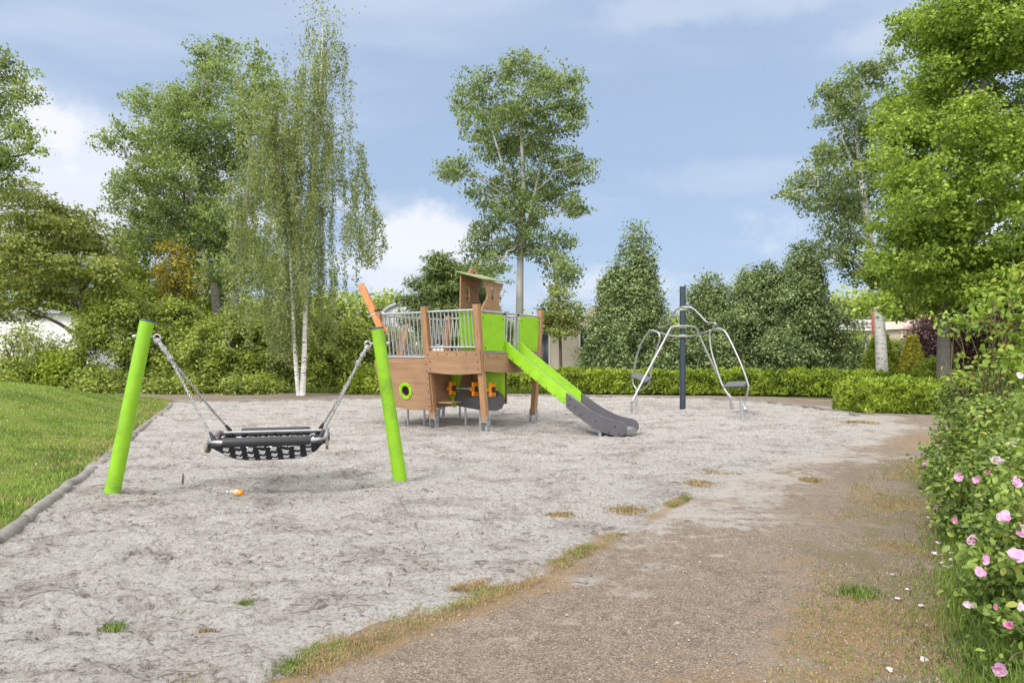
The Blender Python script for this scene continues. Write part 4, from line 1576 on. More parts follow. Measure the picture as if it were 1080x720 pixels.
M['leaf_purple'] = leaf_mat('purple_leaf', (0.030, 0.015, 0.018), (0.080, 0.036, 0.042), (0.160, 0.090, 0.090), trans=.15)
M['leaf_rose'] = leaf_mat('rose_leaf', (0.030, 0.066, 0.011), (0.095, 0.155, 0.028), (0.205, 0.265, 0.060), tip=(.34, .28, .05), trans=.34, nscale=1.6)
M['leaf_young'] = leaf_mat('young_leaf', (0.055, 0.110, 0.014), (0.130, 0.210, 0.030), (0.250, 0.320, 0.060), tip=(.45, .20, .05), trans=.4, nscale=1.6)
M['grass'] = leaf_mat('grass_blade', (0.050, 0.100, 0.014), (0.105, 0.175, 0.025), (0.180, 0.240, 0.050), tip=(.32, .28, .12), trans=.3, nscale=.9)
M['grass_tall'] = leaf_mat('tall_grass', (0.035, 0.070, 0.010), (0.075, 0.130, 0.018), (0.140, 0.195, 0.040), trans=.35, nscale=2)
M['grass_dry'] = leaf_mat('dry_grass', (0.070, 0.060, 0.022), (0.160, 0.115, 0.050), (0.270, 0.200, 0.100), trans=.2, nscale=3)
M['core'] = surf('hedge_core', (0.022, 0.030, 0.012), 0.95, 0, 0.4, 4)


def crown_object(name, parts, mat, parent):
    V = np.concatenate([p[0] for p in parts])
    n = 0
    Fs = []
    for p in parts:
        Fs.append(p[1] + n)
        n += len(p[0])
    F = np.concatenate(Fs)
    me = raw_mesh(name, V, F, _off[parent.name] if parent is not None else None)
    return link(name, me, mat, parent)


def px_lobes(lst, Y, depth):
    """crown lobes: centres where the photo shows them, each with its own distance"""
    out = []
    for l in lst:
        px, py, rx, rz = l[:4]
        dy = l[4] if len(l) > 4 else rng.uniform(-1, 1) * depth
        c = W(px, py, Y + dy)
        sc = (Y + dy) / 720
        out.append((c, np.array([rx * sc, max(rx, rz) * sc, rz * sc]) * 1.12))
    return out


def clumps_in(lobes, per_m2, shell=(.35, 1.0)):
    C, N, I = [], [], []
    for k, (c, r) in enumerate(lobes):
        area = 4 * math.pi * ((r[0] * r[1]) ** 1.6 / 3 + 2 * (r[0] * r[2]) ** 1.6 / 3) ** (1 / 1.6)
        n = max(4, int(area * per_m2))
        d = unit(rng.normal(size=(n, 3)))
        q = rng.uniform(shell[0] ** 2, shell[1] ** 2, n)[:, None] ** .5
        C.append(c + d * r * q)
        N.append(d)
        I.append(np.full(n, k))
    return np.concatenate(C), np.concatenate(N), np.concatenate(I)


DENS = 1.9


def leafy(C, N, per, spread, size, aspect, flat=.6, up=.55, rich=False, sdev=.25, droop=0.0):
    per = int(round(per * DENS))
    P = np.repeat(C, per, 0) + rng.normal(size=(len(C) * per, 3)) * np.array([spread, spread, spread * flat])
    Nn = unit(np.repeat(N, per, 0) * .5 + np.array([0, 0, up]) + rng.normal(size=P.shape) * .62)
    s = size * np.clip(rng.normal(1, sdev, len(P)), .45, 1.7)
    T = None
    if droop:
        T = rng.normal(size=P.shape) * .6 + np.array([0, 0, -droop])
    return leaf_arrays(P, Nn, s, aspect, T=T, rich=rich)


def limb_pts(a, b, n=6, sag=.1, wob=.06):
    a, b = np.asarray(a, float), np.asarray(b, float)
    L = np.linalg.norm(b - a)
    ts = np.linspace(0, 1, n)
    P = a + (b - a) * ts[:, None]
    P[:, 2] += -sag * L * np.sin(math.pi * ts)
    P[1:-1] += rng.normal(size=(n - 2, 3)) * wob * L * .5
    return P


def wood_frame(trunks, lobes, C, I, twig=True, r0=.16, twig_r=.014, twig_n=6, limb_r=.35, every=1, fork_z=None):
    """trunks: list of (points, radii); a limb to each lobe, twigs to its clumps"""
    mb = MB()
    for P, rad in trunks:
        Q = spline(P, 5)
        rr = np.interp(np.linspace(0, 1, len(Q)), np.linspace(0, 1, len(rad)), rad)
        # flare at the ground
        mb.tube(Q, rr, 10)
    cand = [(p, r) for P, rad in trunks for p, r in zip(spline(P, 5), np.interp(np.linspace(0, 1, len(spline(P, 5))), np.linspace(0, 1, len(rad)), rad))]
    cp = np.array([c[0] for c in cand])
    cr = np.array([c[1] for c in cand])
    if fork_z is not None:
        cr = cr[cp[:, 2] > fork_z]
        cp = cp[cp[:, 2] > fork_z]
    for k, (c, r) in enumerate(lobes):
        if k % every:
            continue
        d = np.linalg.norm(cp - c, axis=1) + 1.5 * np.maximum(0, cp[:, 2] - c[2] + .35 * np.hypot(cp[:, 0] - c[0], cp[:, 1] - c[1]))
        i = int(np.argmin(d))
        ra = max(.02, min(cr[i] * .62, limb_r * .12 * np.linalg.norm(c - cp[i]) + .015))
        P = limb_pts(cp[i], c, 7, -.06)
        mb.tube(P, np.linspace(ra, max(.012, ra * .3), 7), 6, caps=False)
        if twig:
            idx = np.where(I == k)[0]
            for j in rng.permutation(idx)[:twig_n]:
                st = P[rng.integers(3, 7)]
                mb.tube(limb_pts(st, C[j], 4, -.05), np.linspace(twig_r, twig_r * .4, 4), 4, caps=False)
    return mb


def tree(name, label, cat, trunks, lobes, leaf, barkm, per_m2=5, per=9, spread=.28, size=.13, aspect=.55, group=None, flat=.6, up=.55, rich=False,
         shell=(.35, 1.0), twig_r=.014, droop=0.0, twig_n=6, limb_r=.35, limb_every=1, fork_z=None):
    b = np.array(trunks[0][0][0])
    t = thing(name, b, label, cat, group)
    C, N, I = clumps_in(lobes, per_m2, shell)
    wood_frame(trunks, lobes, C, I, twig_r=twig_r, twig_n=twig_n, limb_r=limb_r, every=limb_every, fork_z=fork_z).build('trunk', barkm, t)
    crown_object('crown', [leafy(C, N, per, spread, size, aspect, flat, up, rich, droop=droop)], leaf, t)
    return t


def pts_px(lst, Y, gz=None):
    P = [W(a, b, Y + (c[0] if c else 0)) for a, b, *c in lst]
    if gz is not None:
        P[0][2] = gz
    return P


TG = 'trees around the playground'


def build_trees():
    # tall pale-barked tree in the middle
    Y = 30.0
    L = [(552, 72, 26, 14), (592, 92, 24, 16), (508, 92, 22, 18), (548, 112, 28, 18), (596, 126, 20, 16), (500, 130, 18, 16), (526, 158, 26, 16), (482, 180, 17, 13), (577, 165, 26, 16),
         (608, 182, 17, 14), (545, 192, 26, 16), (512, 206, 18, 12), (592, 214, 18, 13), (562, 232, 20, 16), (518, 236, 16, 12), (548, 258, 22, 12), (503, 258, 15, 14), (592, 256, 14, 12),
         (522, 284, 13, 16), (588, 286, 13, 18), (536, 140, 20, 18), (566, 130, 20, 18), (572, 200, 20, 12), (535, 225, 18, 14), (572, 88, 18, 11), (526, 120, 18, 12), (555, 150, 20, 12), (550, 214, 20, 11), (505, 288, 14, 16), (600, 286, 14, 14), (575, 268, 14, 11), (525, 264, 14, 11), (612, 172, 14, 12), (606, 218, 14, 12), (472, 184, 12, 10), (608, 110, 13, 12), (492, 108, 14, 12)]
    lob = px_lobes(L, Y, 2.2)
    tr = [(pts_px([(547, 405), (548, 330), (549, 270), (552, 200), (550, 130), (553, 75)], Y, 0), [.21, .17, .14, .10, .06, .02]),
          (pts_px([(549, 268), (560, 225), (572, 165), (590, 100)], Y), [.10, .08, .05, .02]),
          (pts_px([(550, 235), (535, 190), (520, 140), (508, 95)], Y), [.08, .06, .04, .02])]
    tree('tree', 'tall airy tree with pale trunk rising right behind the play ship', 'tree', tr, lob, M['leaf_aspen'], M['bark_pale'], 5.5, 12, .155, .135, .55, TG, .6, .3, droop=.5, shell=(.30, 1.18), fork_z=W(0, 268, Y)[2], limb_r=.22)

    # large ash-like tree on the left
    Y = 32.0
    L = [(215, 60, 16, 15), (240, 52, 13, 10), (268, 62, 15, 12), (225, 88, 20, 14), (262, 92, 24, 16), (152, 106, 18, 12), (186, 105, 16, 13), (116, 150, 13, 11), (172, 137, 22, 14),
         (210, 125, 22, 16), (245, 130, 24, 18), (158, 166, 19, 10), (195, 165, 22, 16), (236, 170, 24, 18), (162, 196, 18, 12), (128, 202, 14, 8), (200, 205, 22, 16), (246, 212, 24, 18),
         (148, 226, 17, 10), (182, 242, 22, 13), (216, 248, 24, 16), (255, 252, 20, 16), (120, 216, 11, 7), (288, 100, 20, 18), (290, 150, 20, 22), (275, 200, 20, 18), (150, 250, 18, 10), (232, 285, 22, 14), (228, 74, 15, 11), (200, 112, 22, 14), (175, 118, 18, 12), (228, 150, 24, 18), (182, 180, 22, 14), (215, 190, 24, 16), (165, 212, 20, 12), (200, 225, 24, 16), (235, 232, 22, 16), (175, 160, 22, 14), (158, 182, 20, 12), (138, 192, 18, 10), (172, 222, 22, 14), (192, 150, 22, 14), (206, 100, 20, 14), (150, 240, 20, 12), (198, 255, 24, 14), (262, 120, 20, 18), (268, 175, 22, 20), (140, 140, 16, 12)]
    lob = px_lobes(L, Y, 3.0)
    tr = [(pts_px([(232, 400), (229, 345), (226, 305), (214, 268), (203, 222), (204, 160), (214, 90)], Y, 0), [.26, .22, .18, .15, .11, .07, .02]),
          (pts_px([(243, 400), (246, 345), (249, 300), (254, 250), (262, 190), (266, 110)], Y - .6, 0), [.22, .19, .16, .12, .08, .02]),
          (pts_px([(214, 268), (190, 230), (160, 190), (130, 160)], Y), [.11, .08, .05, .02])]
    tree('tree', 'big broad tree with two leaning trunks behind the weeping birch', 'tree', tr, lob, M['leaf_ash'], M['bark_grey'], 5.2, 12, .17, .14, .55, TG, .6, .35, droop=.4, shell=(.30, 1.18))

    # tree at the photo's left border
    Y = 25.0
    L = [(10, 75, 20, 14), (28, 96, 13, 10), (2, 112, 20, 18), (18, 136, 18, 12), (36, 156, 12, 8), (8, 166, 22, 12), (-30, 60, 25, 20), (-35, 110, 28, 25), (-30, 160, 28, 20), (-60, 90, 25, 22), (-10, 195, 22, 12), (-50, 200, 25, 18)]
    tr = [(pts_px([(-42, 405), (-40, 330), (-38, 240), (-34, 150), (-28, 70)], Y, .15), [.2, .17, .14, .09, .03])]
    tree('tree', 'dark green tree reaching in at the upper left border', 'tree', tr, px_lobes(L, Y, 1.8), M['leaf_ash'], M['bark'], 6.0, 12, .15, .125, .55, TG, .6, .35, droop=.4, shell=(.30, 1.18))

    # layered maple
    Y = 27.0
    L = [(30, 212, 28, 7), (72, 226, 28, 7), (100, 240, 22, 7), (15, 238, 30, 8), (58, 252, 36, 8), (106, 262, 24, 7), (22, 274, 34, 8), (84, 282, 36, 8), (118, 292, 20, 7), (40, 300, 40, 9),
         (15, 326, 32, 9), (75, 316, 30, 8), (18, 200, 22, 10), (-30, 225, 36, 12), (-30, 265, 36, 12), (-30, 310, 36, 12), (128, 275, 14, 7), (45, 232, 26, 6), (100, 305, 26, 7), (52, 278, 26, 7), (8, 292, 30, 8)]
    L = [(a_, b_, c_ * .95, d_ * 1.55) for a_, b_, c_, d_ in L] + [(60, 238, 30, 12), (90, 256, 28, 12), (40, 262, 30, 12), (110, 280, 20, 10), (62, 288, 34, 12), (10, 256, 28, 12)]
    lob = px_lobes(L, Y, 2.6)
    tr = [(pts_px([(86, 405), (87, 350), (86, 305), (78, 262), (62, 230), (45, 212)], Y, .05), [.16, .14, .12, .09, .06, .02]),
          (pts_px([(86, 312), (98, 282), (108, 262)], Y), [.08, .05, .02]), (pts_px([(84, 300), (60, 285), (20, 272), (-20, 262)], Y), [.09, .07, .05, .02])]
    tree('maple_tree', 'spreading yellow-green maple with layered foliage and dark trunk, before the white building', 'tree', tr, lob, M['leaf_maple'], M['bark'], 6.5, 9, .17, .125, .7, TG, .42, .9)

    # small golden and bright trees inside the thicket
    Y = 29.0
    L = [(182, 268, 14, 12), (195, 285, 14, 12), (172, 290, 12, 12), (188, 308, 18, 12), (205, 300, 10, 12)]
    tree('golden_tree', 'small golden-yellow tree showing in the thicket under the big broad tree', 'tree', [(pts_px([(186, 405), (187, 340), (188, 270)], Y, 0), [.08, .06, .02])],
         px_lobes(L, Y, .7), M['leaf_gold'], M['bark'], 9, 9, .2, .13, .6, TG)
    Y = 35.0
    L = [(150, 258, 26, 14), (215, 230, 18, 14), (228, 262, 22, 16), (140, 285, 28, 16), (245, 292, 24, 18), (205, 285, 24, 18), (165, 310, 30, 18), (120, 300, 24, 16), (265, 265, 18, 18), (290, 290, 20, 20), (225, 320, 30, 18), (100, 322, 26, 14)]
    tree('bright_tree', 'bright yellow-green tree deep behind the thicket, left of the birch', 'tree', [(pts_px([(205, 405), (207, 330), (210, 240)], Y, 0), [.15, .1, .03])],
         px_lobes(L, Y, 1.5), M['leaf_bright'], M['bark'], 7, 9, .24, .15, .6, TG)

    # dark conifer behind the ship
    Y = 36.0
    t = thing('pine_tree', (W(475, 0, Y)[0], Y, 0), 'dark wide pine behind the lookout cabin', 'pine tree', TG)
    L = [(470, 285, 22, 8), (455, 298, 22, 8), (492, 292, 20, 8), (478, 306, 28, 8), (450, 318, 24, 9), (500, 312, 22, 9), (475, 328, 34, 10), (464, 274, 12, 6), (445, 338, 22, 10), (505, 335, 24, 10), (520, 350, 20, 12), (470, 352, 34, 12)]
    lob = px_lobes(L, Y, 1.5)
    C, N, I = clumps_in(lob, 6)
    wood_frame([(pts_px([(475, 405), (475, 340), (468, 275)], Y, 0), [.2, .15, .03])], lob, C, I).build('trunk', M['bark'], t)
    crown_object('crown', [leafy(C, N, 15, .28, .26, .22, .4, .5)], M['leaf_conifer'], t)

    # small round-headed tree in front of the house
    Y = 27.5
    L = [(590, 312, 12, 10), (580, 325, 13, 9), (601, 325, 13, 9), (590, 335, 18, 10), (578, 345, 12, 8), (603, 345, 12, 8), (590, 350, 14, 7), (588, 303, 7, 6), (574, 338, 10, 8), (607, 336, 10, 8)]
    tree('young_tree', 'small round-headed tree on a thin straight trunk in front of the beige house', 'tree', [(pts_px([(592, 400), (591, 365), (590, 340), (589, 305)], Y, 0), [.07, .06, .045, .015])],
         px_lobes(L, Y, .35), M['leaf_young_tree'], M['bark'], 10, 9, .12, .11, .6, TG, twig_r=.01)

    # pale birch behind the linden
    Y = 27.0
    L = [(902, 84, 22, 11), (875, 100, 14, 12), (930, 75, 20, 12), (884, 126, 17, 10), (868, 163, 17, 12), (848, 196, 20, 11), (829, 206, 9, 7), (892, 165, 20, 14), (902, 200, 24, 16), (868, 217, 18, 11),
         (893, 240, 20, 16), (880, 266, 14, 13), (905, 282, 18, 14), (868, 250, 8, 12), (925, 130, 20, 18), (930, 180, 20, 20), (858, 180, 12, 8), (845, 212, 12, 8), (890, 100, 18, 12), (905, 110, 20, 14), (905, 145, 20, 16), (880, 185, 20, 14), (885, 215, 20, 14), (908, 225, 20, 18), (895, 262, 18, 14)]
    lob = px_lobes(L, Y, 1.8)
    tr = [(pts_px([(931, 402), (928, 345), (924, 300), (914, 230), (905, 160), (903, 90)], Y, 0), [.235, .20, .16, .12, .07, .02]),
          (pts_px([(916, 240), (892, 215), (866, 200), (845, 200)], Y), [.08, .05, .03, .015]), (pts_px([(910, 195), (890, 150), (875, 105)], Y), [.06, .04, .015])]
    tree('birch_tree', 'birch with black-marked white trunk standing beside the green clipped cone', 'tree', tr, lob, M['leaf_aspen'], M['bark_birch'], 5.5, 12, .155, .13, .55, TG, .6, .3, droop=.5, shell=(.30, 1.18))

    # the great linden on the right
    Y = 21.0
    c0, rx, rz = (1086, 160), 158, 262
    sc = Y / 720
    lob = []
    while len(lob) < 330:
        d = rng.normal(size=3)
        d /= np.linalg.norm(d)
        q = rng.uniform(.40, .96) ** .5
        px, py, dy = c0[0] + d[0] * rx * q, c0[1] + d[2] * rz * q, d[1] * 4.2 * q
        if py > 318 + rng.uniform(-8, 8) or px > 1215 or py < -130:
            continue
        r = rng.uniform(17, 26)
        sc = (Y + dy) / 720
        lob.append((W(px, py, Y + dy), np.array([r * sc * 1.1, r * sc * 1.1, r * sc * .72])))
    for px in list(range(926, 1160, 5)):
        dy = rng.uniform(-3.4, 3)
        sc = (Y + dy) / 720
        lob.append((W(px, rng.uniform(270, 324), Y + dy), np.array([24 * sc, 24 * sc, 14 * sc])))
    for _ in range(40):
        dy = rng.uniform(-4.5, -1)
        sc = (Y + dy) / 720
        lob.append((W(rng.uniform(930, 1130), rng.uniform(120, 310), Y + dy), np.array([22 * sc, 22 * sc, 15 * sc])))
    tr = [(pts_px([(995, 405), (995, 350), (997, 310), (1010, 230), (1030, 130), (1045, 20), (1055, -80)], Y, 0), [.19, .165, .16, .13, .10, .06, .02]),
          (pts_px([(998, 300), (975, 280), (945, 268), (920, 272)], Y), [.09, .07, .05, .02]),
          (pts_px([(1003, 262), (975, 215), (950, 180), (935, 140)], Y), [.09, .07, .04, .02]),
          (pts_px([(1000, 285), (1050, 230), (1110, 180), (1150, 120)], Y), [.12, .09, .06, .02]),
          (pts_px([(1020, 180), (1000, 110), (985, 50), (980, 0)], Y), [.08, .06, .04, .02])]
    tree('linden_tree', 'great bright green linden overhanging the right side, grey trunk below', 'tree', tr, lob, M['leaf_lime'], M['bark_grey'], 7.5, 12, .135, .10, .68, TG, .5, .55, shell=(.5, 1.05), limb_r=.11, limb_every=4, fork_z=W(0, 322, Y)[2])


build_trees()


def build_weeping_birch():
    Y = 23.0
    b = W(316, 0, Y)
    t = thing('weeping_birch', (b[0], Y, 0), 'weeping birch with two slender white stems and trailing twigs', 'tree', TG)
    mb = MB()
    trunks = [(pts_px([(315, 412), (311, 370), (309, 330), (307, 280), (301, 210), (292, 140), (284, 110)], Y, 0), [.085, .07, .062, .055, .045, .03, .012]),
              (pts_px([(319, 412), (321, 370), (322, 330), (324, 260), (331, 170), (338, 90), (341, 10)], Y - .1, 0), [.10, .085, .078, .068, .052, .035, .008])]
    for P, rad in trunks:
        Q = spline(P, 6)
        mb.tube(Q, np.interp(np.linspace(0, 1, len(Q)), np.linspace(0, 1, len(rad)), rad), 10)
    # strands
    top_x = [245, 258, 270, 285, 300, 320, 335, 350, 365, 376, 388, 404]
    top_y = [200, 160, 140, 112, 88, 48, 14, 14, 42, 130, 180, 228]
    bot_x = [245, 262, 300, 340, 358, 372, 390, 404]
    bot_y = [300, 372, 385, 372, 330, 300, 285, 268]
    Ps, Ns = [], []
    tubes = []
    spine = np.concatenate([spline(P, 6) for P, _ in trunks])
    n_s = 0
    tw = MB()
    while n_s < 340:
        px = rng.uniform(247, 404)
        if rng.random() > (.5 if px < 275 else 1.0 if px < 345 else .42):
            continue
        ty, by = np.interp(px, top_x, top_y), np.interp(px, bot_x, bot_y)
        y0 = ty + (by - ty) * rng.random() ** 1.15 * .88
        ln = rng.uniform(28, 95) if px < 350 else rng.uniform(20, 70)
        y1 = min(by + rng.uniform(-10, 8), y0 + ln)
        if y1 - y0 < 12:
            continue
        dep = rng.normal(0, 1.15) * (1.0 if px < 350 else .6)
        a = W(px, y0, Y) + np.array([0, dep, 0])
        e = a + np.array([rng.normal(0, .10), rng.normal(0, .1), -(y1 - y0) * Y / 720])
        # arching branch that carries it
        i = np.argmin(np.linalg.norm(spine - (a + np.array([0, 0, -.5])), axis=1) + 4 * np.maximum(0, spine[:, 2] - a[2] + .2))
        s = spine[i]
        if n_s % 5 == 0:
            m_ = (s + a) / 2 + np.array([0, 0, .25 * np.hypot(*(a - s)[:2])])
            tw.tube(spline([s, m_, a], 4), np.linspace(.011, .003, 9), 4, caps=False)
        k = 7
        ts = np.linspace(0, 1, k)
        sway = rng.normal(0, .10)
        Q = a + (e - a) * ts[:, None] + np.array([1, 0, 0]) * (sway * np.sin(ts * 2.6))[:, None]
        tw.tube(Q, np.linspace(.005, .0025, k), 3, caps=False)
        m = int((y1 - y0) * Y / 720 * 105)
        q = rng.random(m)
        P = a + (e - a) * q[:, None] + np.array([1, 0, 0]) * (sway * np.sin(q * 2.6))[:, None] + rng.normal(size=(m, 3)) * np.array([.075, .075, .05])
        Ps.append(P)
        n_s += 1
    # looser foliage near the stems
    for P, _ in trunks:
        Q = spline(P, 6)
        Q = Q[Q[:, 2] > 3.2]
        C = np.repeat(Q, 26, 0) + rng.normal(size=(len(Q) * 26, 3)) * np.array([.42, .42, .30])
        Ps.append(np.repeat(C, 7, 0) + rng.normal(size=(len(C) * 7, 3)) * .13)
    mb.build('trunk', M['bark_birch'], t)
    tw.build('twigs', M['bark'], t)
    P = np.concatenate(Ps)
    N = unit(rng.normal(size=P.shape) + np.array([0, 0, .2]))
    T = rng.normal(size=P.shape) * .5 + np.array([0, 0, -1.0])
    crown_object('crown', [leaf_arrays(P, N, .074 * np.clip(rng.normal(1, .25, len(P)), .5, 1.6), .62, T)], M['leaf_birch'], t)


build_weeping_birch()


# ------------------------------------------------------------------ shrubs with a profile of revolution
def shrub(name, label, cat, px, py_top, Y, half, leaf, n, size, prof='dome', group=None, aspect=.5, rich=False, lump=.28, z0=None, clump=7, spread=.16, stems=5, depth=1.0, up=.45, core=True):
    c = W(px, 370, Y)
    gz = hz(c[0], Y) if z0 is None else z0
    h = W(px, py_top, Y)[2] - gz
    hw = half * Y / 720
    t = thing(name, (c[0], Y, gz), label, cat, group)
    def radius(hh):
        if prof == 'dome':
            return np.sqrt(np.maximum(0.0, 1 - (np.maximum(hh - .35, 0) / .65) ** 2)) * (.80 + .2 * np.minimum(hh / .35, 1))
        if prof == 'cone':
            return (np.maximum(0, 1 - hh) ** .8 * 1.08 if lump < .1 else np.maximum(0, 1 - hh ** 1.9) ** .85) * (.75 + .25 * np.minimum(hh / .15, 1))
        return np.maximum(0, 1 - hh ** 2.5) ** .75
    nc = n // clump
    if lump < .1:
        u = rng.random(nc)
        hh = 1 - np.sqrt(1 - u * .985)
        rad = radius(hh)
        ph = rng.uniform(0, 2 * math.pi, nc)
        rr = rad * (1 - .4 * rng.random(nc) ** 2) * (1 + lump * rng.normal(size=nc) * .5)
        C = np.stack([c[0] + np.cos(ph) * rr * hw, Y + np.sin(ph) * rr * hw * depth, gz + .05 + hh * h * .97], 1)
        N = np.stack([np.cos(ph), np.sin(ph), .5 + hh], 1)
    else:
        # boughs: lobes set over the outline, some standing proud of it, with gaps between
        s0 = np.clip((hw * hw * h) ** (1 / 3) * .26, .16, .62) * (1.2 if prof != 'dome' else 1.0)
        nl = int(np.clip(14 * (hw * (h + hw)) / (s0 * s0) * .16, 12, 150))
        cs, rs = [], []
        while len(cs) < nl:
            hh = rng.random() ** (.95 if prof != 'cone' else 1.35)
            if prof == 'egg':
                hh = rng.random()
            ra = float(radius(np.array([hh]))[0])
            a_ = rng.uniform(0, 2 * math.pi)
            k_ = s0 * rng.uniform(.55, 1.15)
            rr = max(0, ra * hw * (rng.uniform(.78, 1.04 + lump * .35) if prof == 'dome' else rng.uniform(.55, 1.22)) - k_ * .55)
            up_ = rng.uniform(1.0, 1.0 + lump * 2.2) if hh > .45 else 1.0
            cs.append(np.array([c[0] + math.cos(a_) * rr, Y + math.sin(a_) * rr * depth, gz + max(k_ * .5, hh * h * (1 + .10 * lump * rng.normal()) - k_ * .8)]))
            rs.append(np.array([k_, k_, k_ * (.85 if prof == 'dome' else up_)]))
        if prof != 'dome':                        # leading shoots
            for j in range(5):
                a_ = rng.uniform(0, 6.28)
                d_ = hw * rng.uniform(0, .42) * (j > 0)
                zt = h * (1 - .55 * d_ / hw) * rng.uniform(.93, 1.0)
                cs.append(np.array([c[0] + math.cos(a_) * d_, Y + math.sin(a_) * d_, gz + zt - s0 * 1.1]))
                rs.append(np.array([s0 * .34, s0 * .34, s0 * 1.25]))
        vol = sum(float(q[0] * q[2]) for q in rs)
        Cl, Nl = [], []
        for cc, q in zip(cs, rs):
            m_ = max(5, int(nc * q[0] * q[2] / vol))
            d_ = unit(rng.normal(size=(m_, 3)) + np.array([0, -.15, .25]))
            Cl.append(cc + d_ * q * rng.uniform(.35, 1.08, m_)[:, None] ** .6)
            Nl.append(d_ + np.array([0, 0, .4]))
        C, N = np.concatenate(Cl), np.concatenate(Nl)
        C[:, 2] = np.maximum(C[:, 2], gz + .04)
    mb = MB()
    for i in range(stems):
        a = rng.uniform(0, 6.28)
        e = np.array([c[0] + math.cos(a) * hw * .4, Y + math.sin(a) * hw * .4 * depth, gz + h * rng.uniform(.5, .85)])
        mb.tube(limb_pts((c[0] + math.cos(a) * .12, Y + math.sin(a) * .12, gz - .1), e, 6, -.05), np.linspace(.045, .012, 6), 6)
    mb.build('stems', M['bark'], t)
    crown_object('foliage', [leafy(C, N, clump, spread, size, aspect, .8, up, rich)], leaf, t)
    return t


SG = 'shrubs behind the playground'


